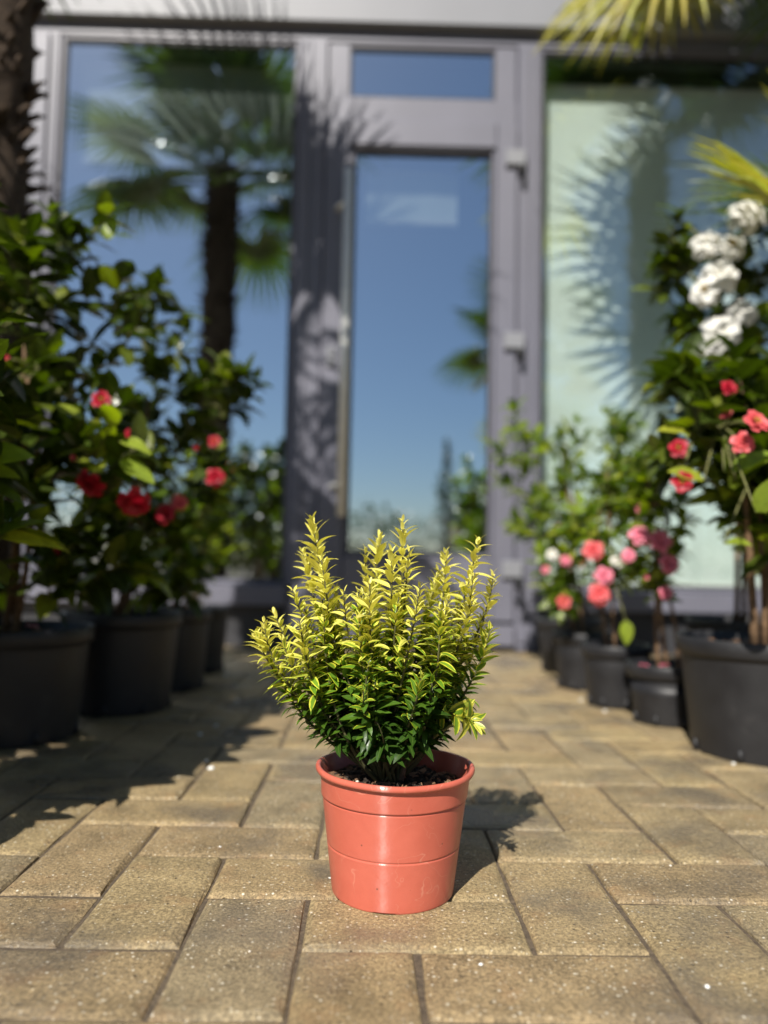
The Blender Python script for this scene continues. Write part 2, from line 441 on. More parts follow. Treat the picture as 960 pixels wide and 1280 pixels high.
STAMEN = mat_plain('yellow_stamen', (0.62, 0.42, 0.06), 0.6, var=0.2, scale=300, bs=0.2)
BUDM = mat_plain('bud_green', (0.30, 0.32, 0.09), 0.5, var=0.2, scale=150, bs=0.1)

# ------------------------------------------------------------------ setting: ground and block paving
U = 0.1015
LYAW, LOX, LOY = 0.01462, -0.06548, 0.68057
lc, ls = math.cos(LYAW), math.sin(LYAW)
def lat(x, y): return Vector((LOX + lc * x - ls * y, LOY + ls * x + lc * y, 0))

g = MB()
nn = 60
xs = [-300, -100, -30, -10, -5, 5, 10, 30, 100, 300]
for j in xs:
    for i in xs: g.v.append((i, j, -0.0045)); g.uv.append((0, 0)); g.tone.append(0.5)
for j in range(9):
    for i in range(9):
        g.f.append((j*10+i, j*10+i+1, (j+1)*10+i+1, (j+1)*10+i)); g.mi.append(0)
gr = part('ground', g, JOINT, None, False, kind='structure')

def paver_mb(seed, lx, ly):
    rr = random.Random(seed)
    m = MB()
    hx, hy = lx / 2, ly / 2
    nx, ny = (5, 3) if lx > ly else (3, 5)
    ring = [(-hx + 2*hx*i/nx, -hy) for i in range(nx)] + [(hx, -hy + 2*hy*i/ny) for i in range(ny)] + \
           [(hx - 2*hx*i/nx, hy) for i in range(nx)] + [(-hx, hy - 2*hy*i/ny) for i in range(ny)]
    k = len(ring)
    def inset(p, d, j):
        x = max(-hx + d, min(hx - d, p[0])); y = max(-hy + d, min(hy - d, p[1]))
        return (x + rr.uniform(-j, j), y + rr.uniform(-j, j))
    vs = []
    for d, z, j in ((0.0, -0.045, 0), (0.0, -0.0046, 0.0009), (0.0014, -0.0022, 0.0011), (0.0058, -0.0004, 0.0014), (0.010, 0.0, 0.0008)):
        for p in ring:
            q = inset(p, d, j); vs.append((q[0], q[1], z + (rr.uniform(-0.0003, 0.0002) if -0.04 < z < 0 else 0)))
    fs = []
    for L in range(4):
        for i in range(k):
            i2 = (i + 1) % k
            fs.append((L*k+i, L*k+i2, (L+1)*k+i2, (L+1)*k+i))
    fs.append(tuple(4*k + i for i in range(k)))
    m.add(vs, fs)
    return m
LB, SB = 0.1988, 0.0976
PMB = {('h', i): paver_mb(i, LB, SB) for i in range(7)}
PMB.update({('v', i): paver_mb(40 + i, SB, LB) for i in range(7)})
PME = {k: v.mesh('paver', PAVER, False) for k, v in PMB.items()}
pv = bpy.data.objects.new('pavement', None); COL.objects.link(pv)
pv['kind'] = 'structure'
spots = []
for y in range(-42, 26):
    for x in range(-36, 38):
        mm = (x + y) % 4
        if mm == 0: c, k = lat((x + 1) * U, (y + 0.5) * U), 'h'
        elif mm == 2: c, k = lat((x + 0.5) * U, (y + 1) * U), 'v'
        else: continue
        if c.y > 2.96: continue
        q = abs(c.x) / max(0.25, c.y) if c.y > 0.3 else 9
        spots.append((0 if q < 0.62 else 1, c.length, c, k))
spots.sort(key=lambda s: (s[0], s[1]))
rest = MB()
rp = random.Random(3)
for i, (q, L, c, k) in enumerate(spots):
    me_k = (k, rp.randrange(7))
    m = Matrix.Translation((c.x + rp.uniform(-.0008, .0008), c.y + rp.uniform(-.0008, .0008), rp.uniform(-0.0014, 0.0012))) @ \
        Matrix.Rotation(LYAW + rp.uniform(-.009, .009) + (math.pi if rp.random() < .5 else 0), 4, 'Z') @ Matrix.Rotation(rp.uniform(-.005, .005), 4, 'X') @ Matrix.Rotation(rp.uniform(-.004, .004), 4, 'Y')
    if i < 290: link('paver', PME[me_k], pv, m)
    else: rest.merge(PMB[me_k], m)
part('outer_pavers', rest, PAVER, pv, False, kind='stuff')

# ------------------------------------------------------------------ the glazed shop front
FY = 3.0
bld = thing('shop_front', 'dark grey framed glazed building front with pale fascia, behind the potted plants', 'building', (0, FY, 0), R(0.85))
def bpart(name, mats, *boxes, parent=None, bev=True, smooth=False):
    m = MB()
    for b in boxes: (m.bbox if bev else m.box)(*b)
    return part(name, m, mats, parent or bld, smooth)
ZT, ZS = 2.49, 0.24
def pane(parent, x0, x1, y, z0, z1, mat=None):          # the mirror coating lies on the outer face
    m = MB(); m.box(x0, x1, y, y + .006, z0, z1)
    m.mi = [1, 1, 0, 1, 1, 1]
    return part('pane', m, [mat or GLASS, CLEAR], parent, False)
# jambs and mullions (x0,x1,y0,y1,z0,z1)
bpart('fascia', FASCIA, (-5, 5, -0.05, 0.2, ZT, 3.35))
bpart('head_rail', FRAME, (-5, 5, -0.010, 0.07, 2.433, ZT - 0.003))
bpart('plinth', PLINTH, (-5, -0.372, 0.0, 0.1, -0.04, 0.155), (0.597, 5, 0.0, 0.1, -0.04, 0.155))
bpart('sill', FRAME, (-5, -0.372, -0.055, 0.07, 0.158, 0.235), (0.597, 5, -0.055, 0.07, 0.158, 0.235))
for x0, x1 in ((-2.65, -2.52), (-1.47, -1.338), (1.98, 2.11), (3.3, 3.43), (-4.0, -3.87)):
    j = bpart('mullion', FRAME, (x0, x1, -0.018, 0.07, 0.238, 2.43))
    bpart('mullion_face', FRAME, (x0 + 0.035, x1 - 0.035, -0.034, -0.019, 0.30, 2.42), parent=j)
for x0, x1 in ((-0.372, -0.262), (0.508, 0.594)):
    j = bpart('jamb', FRAME, (x0, x1, -0.022, 0.07, 0.0, 2.43))
    bpart('jamb_ridge', FRAME, (x0 + 0.012, x0 + 0.05, -0.03, -0.023, 0.03, 2.42), parent=j)
bpart('transom', FRAME, (-0.259, 0.505, -0.022, 0.07, 2.095, 2.19))
bpart('threshold', FRAME, (-0.259, 0.505, -0.05, 0.07, 0.02, 0.10))
bpart('threshold_shade_strip', GASKET, (-0.259, 0.505, -0.02, 0.07, -0.02, 0.017), bev=False)  # black strip: shade of the gap below the threshold put into colour
# door leaf
door = bpart('door', FRAME,
    (-0.258, -0.160, -0.044, 0.035, 0.112, 2.088), (0.422, 0.503, -0.044, 0.035, 0.112, 2.088))
bpart('top_rail', FRAME, (-0.158, 0.420, -0.042, 0.035, 1.987, 2.088), parent=door)
bpart('bottom_rail', FRAME, (-0.158, 0.420, -0.042, 0.035, 0.112, 0.352), parent=door)
bpart('glazing_bead', FRAME, (-0.158, -0.144, -0.030, 0.03, 0.354, 1.985), (0.406, 0.420, -0.030, 0.03, 0.354, 1.985),
      (-0.142, 0.404, -0.030, 0.03, 1.973, 1.985), (-0.142, 0.404, -0.030, 0.03, 0.354, 0.367), parent=door)
bpart('gasket', GASKET, (-0.143, -0.136, -0.012, 0.02, 0.368, 1.972), (0.398, 0.405, -0.012, 0.02, 0.368, 1.972),
      (-0.135, 0.397, -0.012, 0.02, 1.966, 1.972), (-0.135, 0.397, -0.012, 0.02, 0.368, 0.374), parent=door, bev=False)
pane(door, -0.135, 0.397, 0.0, 0.375, 1.965)
m = MB(); m.tube([(-0.163, -0.115, 0.50), (-0.163, -0.115, 1.845)], [0.0175, 0.0175], 14); part('pull_handle', m, STEEL, door)
for z in (0.62, 1.72):
    m = MB(); m.tube([(-0.163, -0.115, z), (-0.195, -0.07, z), (-0.205, -0.043, z)], [0.010, 0.010, 0.013], 10); part('handle_bracket', m, STEEL, door)
m = MB(); m.tube([(-0.218, -0.0445, 1.10), (-0.218, -0.0445, 1.19)], [0.016, 0.016], 12); m.lathe([(0.012, 0), (0.012, 0.01), (0.001, 0.011)], 12, -0.218, -0.06)
mm2 = MB(); mm2.bbox(-0.236, -0.200, -0.056, -0.0445, 1.085, 1.165, 0.006); mm2.tube([(-0.218, -0.057, 1.14), (-0.218, -0.064, 1.14)], [0.010, 0.009], 12)
part('lock_plate', mm2, FASCIA, door, False)
for z in (0.30, 1.19, 1.93):
    m = MB(); m.bbox(0.455, 0.535, -0.062, -0.045, z - 0.02, z + 0.045, 0.004)
    h = part('hinge', m, FASCIA, door, False)
    m = MB(); m.tube([(0.520, -0.066, z - 0.065), (0.520, -0.066, z - 0.022)], [0.011, 0.011], 10); part('hinge_shade_pin', m, GASKET, h)  # black colour stands in for the shadow under the hinge plate
# the light above the door, windows either side
def window(name, x0, x1, z0, z1, bx=0.014, b=0.014, mat=None):
    w = bpart(name, FRAME, (x0, x0 + bx, -0.006, 0.05, z0, z1), (x1 - bx, x1, -0.006, 0.05, z0, z1), (x0 + bx + .001, x1 - bx - .001, -0.005, 0.05, z0, z0 + b), (x0 + bx + .001, x1 - bx - .001, -0.005, 0.05, z1 - b, z1))
    q = b + 0.001; p = bx + .001
    bpart('gasket', GASKET, (x0 + p, x0 + p + .007, 0.002, 0.04, z0 + q, z1 - q), (x1 - p - .007, x1 - p, 0.002, 0.04, z0 + q, z1 - q),
          (x0 + p + .008, x1 - p - .008, 0.002, 0.04, z0 + q, z0 + q + .007), (x0 + p + .008, x1 - p - .008, 0.002, 0.04, z1 - q - .007, z1 - q), parent=w, bev=False)
    pane(w, x0 + p + .008, x1 - p - .008, 0.012, z0 + q + .008, z1 - q - .008, mat)
    return w
window('toplight', -0.259, 0.505, 2.193, 2.43, .088)
window('window', -1.335, -0.375, 0.238, 2.43)
window('window', 0.597, 1.977, 0.238, 2.43, mat=GLASS2)
window('window', -2.517, -1.473, 0.238, 2.43)
window('window', 2.113, 3.297, 0.238, 2.43)
window('window', -3.867, -2.653, 0.238, 2.43)
for x0, x1 in ((-5, -4.003), (3.433, 5)): bpart('end_wall', FASCIA, (x0, x1, 0.0, 0.2, 0.238, 2.43))
# dim room behind the glass
m = MB()
m.box(-4.98, 4.98, 6.0, 6.1, -0.03, 3.0); m.box(-4.98, -4.9, 0.21, 5.99, -0.03, 3.0); m.box(4.9, 4.98, 0.21, 5.99, -0.03, 3.0)
m.box(-4.89, 4.89, 0.21, 5.99, 2.9, 3.0); m.box(-4.89, 4.89, 0.21, 5.99, -0.03, -0.002)
part('room', m, ROOM, bld, False)
bpart('roof', FASCIA, (-5, 5, 0.203, 6.3, 3.05, 3.34), bev=False)
# roller blinds inside, each hanging on its own
def blind(label, x0, x1, z0, z1, y=0.12):
    o = thing('roller_blind', label, 'blind', (0, 0, 0))
    o.matrix_basis = Matrix.Translation((0, FY, 0)) @ Matrix.Rotation(R(0.85), 4, 'Z') @ Matrix.Translation(((x0 + x1) / 2, y, z0))
    hw, h = (x1 - x0) / 2, z1 - z0
    b = MB(); nx = 14
    for i in range(nx + 1):
        x = -hw + 2 * hw * i / nx
        for z in (0.0, h * .5, h):
            b.v.append((x, 0.004 * math.sin(i * 1.1) * (1 - z / h), z)); b.uv.append((0, 0)); b.tone.append(.5)
    for i in range(nx):
        for j in range(2):
            a = i * 3 + j; b.f.append((a, a + 3, a + 4, a + 1)); b.mi.append(0)
    part('fabric', b, BLIND, o)
    b = MB(); b.bbox(-hw, hw, -0.012, 0.012, -0.022, 0.0, 0.003); part('bottom_bar', b, WHITE, o, False)
    b = MB(); b.tube([(-hw, 0.02, h + 0.02), (hw, 0.02, h + 0.02)], [0.022, 0.022], 10); part('roller', b, WHITE, o)
blind('wide pale green blind drawn down behind the window beside the door hinges', 0.63, 1.95, 0.27, 2.33)
blind('pale green blind lowered a little behind the window beside the door pull handle', -1.30, -0.40, 1.98, 2.37)
blind('small pale turquoise blind hung at the top of the glass door', -0.10, 0.28, 1.74, 1.925, 0.09)

# ------------------------------------------------------------------ leaves
def leaf_mb(L, Wd, curl=0.15, fold=0.2, rows=5, point=1.25, tip=0.0, wav=0.0, tone=0.5, rnd_=0.66):
    # blade along +Y, upper side +Z, base at the origin
    m = MB(); vs = []; uv = []
    n = rows
    for i in range(n + 1):
        t = i / n
        w = Wd * 0.5 * (math.sin(math.pi * min(1, t ** 0.90)) ** rnd_) * (1 - 0.25 * t ** 3 * point)
        if i in (0, n): w = 0.0006 if i == 0 else 0.0
        y = L * t; z = -curl * L * t * t + tip * L * t ** 4
        for s in (-1, 0, 1):
            vs.append((s * w, y - abs(s) * fold * w * 0.2, z + abs(s) * w * fold + (wav * w * math.sin(t * 9 + s) if s else 0)))
            uv.append((0.5 + 0.5 * s, t))
    fs = []
    for i in range(n):
        a = i * 3
        fs += [(a, a + 1, a + 4, a + 3), (a + 1, a + 2, a + 5, a + 4)]
    m.add(vs, fs, uv, tone)
    return m
rl = random.Random(11)
CAMV = [leaf_mb(1.0, rl.uniform(0.50, 0.62), rl.uniform(0.06, 0.34), rl.uniform(0.10, 0.38), 7, 1.0, rl.uniform(-.06, .02), rl.uniform(0, .12)) for _ in range(8)]
CAMM = {}
for mt in (CAM_D, CAM_L, CAM_Y):
    CAMM[mt.name] = [v.mesh('leaf', mt) for v in CAMV]

def flower_mb(layers, cup=0.25, seed=0):
    rr = random.Random(seed); m = MB()
    for (n, ln, wd, op, zz) in layers:
        a0 = rr.uniform(0, 6)
        for k in range(n):
            az = a0 + 2 * math.pi * k / n + rr.uniform(-.18, .18)
            o_ = op + rr.uniform(-.16, .16); l_ = ln * rr.uniform(.86, 1.1); w_ = wd * rr.uniform(.85, 1.15)
            vs = []; uv = []
            for i in range(4):
                t = i / 3
                ww = w_ * (0.35, 0.85, 1.0, 0.55)[i] * .5
                an = o_ + (t - .4) * cup * 2.0
                rad = l_ * t * math.sin(an); z = zz + l_ * t * math.cos(an)
                for s in (-1, 0, 1):
                    x = s * ww; z2 = z + abs(s) * ww * .28 * math.sin(an) + (rr.uniform(-.05, .05) * w_ if i > 1 else 0)
                    r2 = rad - abs(s) * ww * .22 * math.cos(an)
                    vs.append((r2 * math.cos(az) - x * math.sin(az), r2 * math.sin(az) + x * math.cos(az), z2)); uv.append((.5 + s * .5, t))
            fs = []
            for i in range(3):
                a = i * 3; fs += [(a, a + 1, a + 4, a + 3), (a + 1, a + 2, a + 5, a + 4)]
            m.add(vs, fs, uv)
    return m
FULL = [(6, 1.0, .85, 1.35, 0), (6, .88, .78, 1.05, .05), (6, .72, .68, .72, .08), (5, .55, .55, .40, .10), (4, .38, .4, .2, .12)]
CUP = [(5, 1.0, .95, .95, 0), (5, .92, .85, .68, .03), (4, .75, .7, .42, .05)]
BUD = [(4, .8, .8, .22, 0), (4, .72, .7, .10, .05)]
LOOSE = [(6, 1.0, .80, 1.45, 0), (5, .85, .66, 1.05, .05), (3, .6, .55, .6, .08)]
FLM = {}
for nmf, mt in (('red', RED), ('coral', CORAL), ('pink', PINK), ('white', WPET)):
    FLM[nmf] = [flower_mb(FULL, .3, 1).mesh('flower', mt), flower_mb(FULL, .2, 2).mesh('flower', mt), flower_mb(CUP, .25, 3).mesh('flower', mt)]
    FLM[nmf + '_bud'] = [flower_mb(BUD, .25, 4).mesh('flower_bud', mt)]
FLM['white'] = [flower_mb(LOOSE, .45, 21).mesh('flower', WPET), flower_mb(LOOSE, .5, 22).mesh('flower', WPET), flower_mb(LOOSE, .4, 23).mesh('flower', WPET)]
def stamen_mesh():
    m = MB(); rr = random.Random(2)
    for k in range(26):
        a = k * 2.4; r = .02 + .10 * math.sqrt(k / 26)
        p = Vector((r * math.cos(a), r * math.sin(a), .05)); q = Vector((r * 2.1 * math.cos(a), r * 2.1 * math.sin(a), .5 + rr.uniform(-.05, .07)))
        m.tube([p, q, q + Vector((0, 0, .05))], [.016, .014, .028], 4)
    return m.mesh('stamens', STAMEN)
STM = stamen_mesh()
def calyx_mesh():
    m = MB(); m.lathe([(.02, -.28), (.14, -.22), (.22, -.06), (.20, .10), (.12, .22)], 8); return m.mesh('calyx', BUDM)
CLX = calyx_mesh()

def local(root, m):
    return Matrix.Translation(-root.location) @ m
def put_flower(root, p, size, kind, face, seed):
    rr = random.Random(seed)
    z = Vector(face).normalized(); x = z.orthogonal().normalized(); y = z.cross(x)
    m = Matrix((x * size, y * size, z * size)).transposed().to_4x4() @ Matrix.Rotation(rr.uniform(0, 6), 4, 'Z'); m.translation = Vector(p) - z * size * .3
    ms = FLM[kind]; i = rr.randrange(len(ms))
    f = link('flower_bud' if 'bud' in kind else 'flower', ms[i], root, local(root, m))
    link('calyx', CLX, f, Matrix.Identity(4))
    if i == 2: link('stamens', STM, f, Matrix.Identity(4))
    return f

# ------------------------------------------------------------------ black nursery pots and camellias
def pot_prof(rt, rb, h):
    return [(rb * .2, .006), (rb - .006, .005), (rb, .0), (rb + .0008, .003), (rb + .0015, .008), (rb + (rt - rb) * .25, h * .25), (rb + (rt - rb) * .5, h * .5), (rb + (rt - rb) * .75, h * .75), (rt - .0045, h - .034), (rt - .004, h - .0305), (rt + .0005, h - .0295),
            (rt + .0035, h - .026), (rt + .004, h - .003), (rt + .002, h), (rt - .002, h), (rt - .004, h - .004), (rt - .006, h - .05), (rt - .010, h - .08)]
def nursery_pot(root, rt, rb, h, seed, loc=(0, 0)):
    m = MB(); m.lathe(pot_prof(rt, rb, h), 48)
    p = part('pot', m, POT_B, root)
    rr = random.Random(seed)
    # drain slots show as small upright ribs at the foot
    for k in range(8):
        a = k * math.pi / 4 + rr.uniform(0, .1)
        q = MB(); rbx = rb + .0015
        q.tube([(rbx * math.cos(a), rbx * math.sin(a), .002), ((rbx + .0015) * math.cos(a), (rbx + .0015) * math.sin(a), .022)], [.006, .004], 6)
        part('foot_rib', q, POT_B, p)
    s = MB(); n = 28
    zs = h - .028
    vs = [(0, 0, zs + .012)]
    for j, fr in enumerate((.3, .6, .85, 1.0)):
        for k in range(n):
            a = 2 * math.pi * k / n; r = (rt - .004) * fr
            vs.append((r * math.cos(a), r * math.sin(a), zs + rr.uniform(-.004, .007) + .010 * (1 - fr)))
    fs = [(0, 1 + k, 1 + (k + 1) % n) for k in range(n)]
    for j in range(3):
        for k in range(n):
            k2 = (k + 1) % n; fs.append((1 + j*n + k, 1 + (j+1)*n + k, 1 + (j+1)*n + k2, 1 + j*n + k2))
    s.add(vs, fs); part('soil', s, SOIL, root)
    c = MB()
    for k in range(46):
        a = rr.uniform(0, 6.28); r = (rt - .014) * math.sqrt(rr.random()); L = rr.uniform(.006, .018)
        q = Matrix.Translation((r * math.cos(a), r * math.sin(a), zs + .010)) @ Matrix.Rotation(rr.uniform(0, 6.28), 4, 'Z') @ Matrix.Rotation(rr.uniform(-.6, .6), 4, 'X')
        b = MB(); b.box(-L / 2, L / 2, -L * .28, L * .28, -.0015, .0025); c.merge(b, q)
    part('bark_mulch', c, CHIP, root, False, kind='stuff')
    return zs + .010

def curve(p, q, bend, n=7):
    p, q = Vector(p), Vector(q)
    c = (p + q) / 2 + Vector(bend)
    return [p * (1 - t) ** 2 + c * 2 * t * (1 - t) + q * t * t for t in [i / (n - 1) for i in range(n)]]

def camellia(label, base, rt, rb, h, blobs, ntips, lsize, leafmats, seed, flowers=(), stems=2, group=None, per=6, name='potted_camellia', stem_r=.007, extra=(), cat='potted plant'):
    base = Vector((base[0], base[1], 0))
    root = thing(name, label, cat, base, 0, group)
    rr = random.Random(seed)
    zs = nursery_pot(root, rt, rb, h, seed)
    cen = Vector((0, 0, 0)); tot = 0; tips = []
    B = []
    for (px, py, rx, ry, Y, dy) in blobs:
        c = at(px, py, Y); sc = Y / FPX
        B.append((c, rx * sc, dy, ry * sc, rx * ry)); cen += c * rx * ry; tot += rx * ry
    cen /= tot
    for i in range(ntips):
        c, ax, ay, az, w = rr.choices(B, [b[4] for b in B])[0]
        while True:
            v = Vector((rr.uniform(-1, 1), rr.uniform(-1, 1), rr.uniform(-1, 1)))
            if v.length <= 1: break
        v = v.normalized() * v.length ** .6
        tips.append(c + Vector((v.x * ax, v.y * ay, v.z * az)))
    tips.sort(key=lambda t: t.z)
    nodes = []
    for s in range(stems):
        a = s * 2.4 + rr.uniform(0, 1)
        p = base + Vector((math.cos(a) * .018 * s, math.sin(a) * .018 * s, zs - .01))
        q = Vector((cen.x + rr.uniform(-.05, .05), cen.y + rr.uniform(-.05, .05), cen.z + (0.12 - .08 * s)))
        pts = curve(p, q, (rr.uniform(-.04, .04), rr.uniform(-.03, .03), 0), 10)
        mb = MB(); mb.tube([x - base for x in pts], [stem_r * (1 - .06 * i) for i in range(10)], 8)
        part('stem', mb, BARK, root)
        nodes += pts[3:]
    tw = MB(); leaves = []
    for t in tips:
        best = min(nodes, key=lambda n_: (n_ - t).length + max(0, n_.z - t.z + .03) * 3)
        d = t - best
        pts = curve(best, t, (rr.uniform(-.02, .02), rr.uniform(-.02, .02), -abs(d.x) * .15 + rr.uniform(-.01, .01)), 7)
        L = d.length
        tw.tube([x - base for x in pts], [.0032 * (1 - .1 * i) if L > .08 else .0022 * (1 - .1 * i) for i in range(7)], 5)
        if L > .05: nodes += pts[3:6]
        ph = rr.uniform(0, 6.28)
        for k in range(per):
            u = 1 - (k / per) ** 1.2 * min(.95, .10 / max(.03, L) * (1.0 + .2 * per)) if k else 1.0
            u = max(.12, u)
            x = u * 6; i0 = min(5, int(x)); P = pts[i0].lerp(pts[i0 + 1], x - i0)
            tg = (pts[i0 + 1] - pts[i0]).normalized()
            ph += 2.4 + rr.uniform(-.3, .3)
            o = tg.orthogonal().normalized(); o2 = tg.cross(o)
            side = o * math.cos(ph) + o2 * math.sin(ph)
            out = (P - Vector((cen.x, cen.y, P.z)));
            dr = side * rr.uniform(.75, 1.1) + tg * rr.uniform(.25, .75) + Vector((0, 0, rr.uniform(-.28, .22))) + (out.normalized() * .35 if out.length > .01 else Vector())
            up = Vector((rr.uniform(-.4, .4), rr.uniform(-.5, .25), 1.0))
            s = lsize * rr.uniform(.68, 1.12) * (.8 if k == 0 else 1)
            leaves.append((P, dr, up, rr.uniform(-.35, .35), s))
    for (px, py, Y, size, dr, up) in extra:
        leaves.insert(0, (at(px, py, Y), Vector(dr), Vector(up), 0, size))
        p = at(px, py, Y); q = min(nodes, key=lambda n_: (n_ - p).length)
        tw.tube([x - base for x in curve(q, p, (0, 0, .01), 5)], [.0018, .0017, .0016, .0015, .0012], 5)
    part('twigs', tw, TWIG, root, kind='stuff')
    over = MB()
    for i, (P, dr, up, ro, s) in enumerate(leaves):
        mt = rr.choices(leafmats[0], leafmats[1])[0]
        k = rr.randrange(len(CAMV))
        m = local(root, frame(P, dr, up, ro, s))
        if i < len(extra): mt = CAM_Y
        if i < 298: link('leaf', CAMM[mt.name][k], root, m)
        else: over.merge(CAMV[k], m)
    if over.f: part('foliage', over, leafmats[0][0], root, kind='stuff')
    for i, (px, py, Y, size, kind, fx, fz) in enumerate(flowers):
        p = at(px, py, Y)
        put_flower(root, p, size, kind, (fx, -1, fz), seed * 31 + i)
        q = min(nodes, key=lambda n_: (n_ - p).length)
        mb = MB(); mb.tube([x - base for x in curve(q, p + Vector((0, .012, 0)), (0, 0, .01), 5)], [.0022] * 5, 5); part('flower_stalk', mb, TWIG, root)
    return root

DARK = ([CAM_D, CAM_L, CAM_Y], [.62, .28, .10])
MID = ([CAM_D, CAM_L, CAM_Y], [.35, .48, .17])
LIGHT = ([CAM_L, CAM_Y, CAM_D], [.60, .30, .10])
GL, GR = 'potted plants along the shaded row', 'potted plants along the sunny row'
# the shaded row
camellia('large camellia with broad glossy leaves at the open end of the shaded row', (-.70, .84), .13, .11, .21,
    [(-150, 480, 130, 150, .88, .20), (-190, 260, 130, 170, .86, .20), (-110, 640, 110, 110, .92, .18), (-260, 600, 140, 200, .80, .2)], 120, .085, DARK, 21, stems=2, group=GL, per=7,
    extra=[(-44, 575, .97, .084, (1, -.1, .22), (.1, -.75, .6)), (-60, 590, .99, .092, (1, -.1, .02), (-.1, -.5, .9)), (-46, 515, 1.0, .066, (1, .1, .12), (0, -.3, 1))])
camellia('tall dark leaved camellia with red blooms and yellow buds in a black pot', (-.68, 1.44), .135, .115, .20,
    [(10, 330, 100, 85, 1.45, .12), (140, 292, 30, 42, 1.42, .06), (85, 400, 95, 80, 1.45, .13), (20, 520, 95, 90, 1.42, .13), (120, 545, 70, 70, 1.36, .08), (30, 670, 130, 80, 1.42, .13), (130, 700, 60, 55, 1.45, .1)],
    135, .076, DARK, 22,
    flowers=[(110, 608, 1.25, .027, 'red', -.5, -1.1), (168, 632, 1.27, .030, 'red', .3, -1.3), (127, 500, 1.31, .018, 'red', .3, .2), (8, 447, 1.28, .015, 'coral_bud', .1, .2), (168, 546, 1.35, .018, 'red', .4, .1), (62, 690, 1.36, .016, 'red', .2, -.2), (93, 574, 1.26, .012, 'coral_bud', -.3, .4)],
    stems=3, group=GL, per=6,
    extra=[(136, 300, 1.38, .05, (.1, -.05, 1), (0, -1, .1)), (112, 545, 1.24, .062, (.5, -.6, .3), (.1, -.6, .8)), (140, 535, 1.25, .062, (.1, -.7, .6), (.1, -.7, .7)), (150, 552, 1.25, .06, (.9, -.4, -.1), (.1, -.6, .8)), (122, 580, 1.25, .055, (.3, -.7, -.2), (-.2, -.7, .7)), (105, 525, 1.26, .055, (-.7, -.4, .5), (0, -.6, .8)), (150, 575, 1.25, .075, (1, -.3, -.5), (.3, -.6, .7))])
camellia('broad camellia with scattered red blooms behind the tallest dark camellia', (-.575, 1.72), .125, .105, .21,
    [(195, 395, 45, 50, 1.74, .1), (285, 478, 58, 36, 1.72, .08), (215, 490, 80, 60, 1.75, .13), (190, 590, 95, 75, 1.74, .13), (250, 600, 48, 55, 1.72, .1), (190, 690, 85, 55, 1.72, .1), (230, 720, 50, 30, 1.74, .08)],
    130, .064, DARK, 23,
    flowers=[(270, 596, 1.60, .020, 'red', .3, .1), (224, 628, 1.58, .018, 'coral', .2, .1), (205, 642, 1.56, .022, 'red', .2, 0), (268, 552, 1.64, .015, 'red', .2, .3), (245, 560, 1.62, .012, 'red_bud', .2, .3)],
    stems=3, group=GL, per=6)
camellia('small yellow green shrub with pale buds in a pot near the door pull handle', (-.54, 2.00), .095, .08, .20,
    [(238, 690, 45, 45, 1.98, .08), (250, 640, 34, 34, 2.0, .07)], 40, .036, LIGHT, 24,
    flowers=[(232, 735, 1.92, .014, 'white', .1, .3), (258, 742, 1.93, .013, 'white', .1, .3), (215, 728, 1.92, .012, 'white', .1, .3), (262, 708, 1.92, .012, 'white', .2, .4), (236, 706, 1.92, .014, 'coral_bud', .2, .2), (248, 752, 1.93, .013, 'white', .1, .3)],
    stems=3, group=GL, per=7, stem_r=.004)
camellia('low dark camellia in the black pot closest to the window sill', (-.56, 2.32), .10, .085, .19,
    [(250, 600, 50, 60, 2.32, .1), (268, 680, 35, 50, 2.3, .09)], 44, .055, DARK, 25, flowers=[(286, 585, 2.2, .016, 'red', .2, .2)], stems=2, group=GL, per=6)
camellia('unseen leafy camellia added to shade the row, beyond the large one at its end', (-1.0, 1.06), .13, .11, .21,
    [(-330, 250, 150, 170, 1.06, .22), (-330, 420, 160, 160, 1.06, .22), (-300, 600, 140, 140, 1.06, .2)], 110, .08, DARK, 26, stems=2, group=GL, per=6)  # out of view; added so that its shade falls on the row
# the sunny row
camellia('tall red flowered camellia with bare brown stems in a large black pot', (.705, 1.425), .15, .128, .206,
    [(905, 475, 70, 45, 1.42, .12), (900, 560, 78, 52, 1.36, .12), (965, 560, 50, 120, 1.40, .12), (965, 650, 40, 60, 1.38, .1)],
    110, .078, MID, 31,
    flowers=[(848, 560, 1.27, .017, 'red', -.3, .2), (853, 602, 1.25, .019, 'red', -.4, .1), (912, 484, 1.30, .015, 'red', .1, .4), (905, 515, 1.30, .014, 'coral', -.1, .3), (930, 553, 1.16, .018, 'coral', -.2, .2), (945, 527, 1.14, .022, 'coral', .2, .5)],
    stems=3, group=GR, per=6, stem_r=.0085,
    extra=[(905, 590, 1.24, .07, (-.2, -.7, .6), (0, -.8, .6)), (920, 600, 1.22, .065, (.3, -.7, .4), (0, -.7, .7)), (880, 600, 1.26, .065, (-.9, -.2, .25), (0, -.7, .7)), (945, 640, 1.10, .07, (.25, -.5, .6), (-.4, -.8, .2)), (915, 590, 1.2, .065, (.7, -.4, .6), (0, -.6, .8)), (905, 680, 1.26, .045, (.4, -.6, .1), (0, -.6, .7)), (860, 545, 1.3, .06, (-.8, -.4, .3), (0, -.6, .8))])
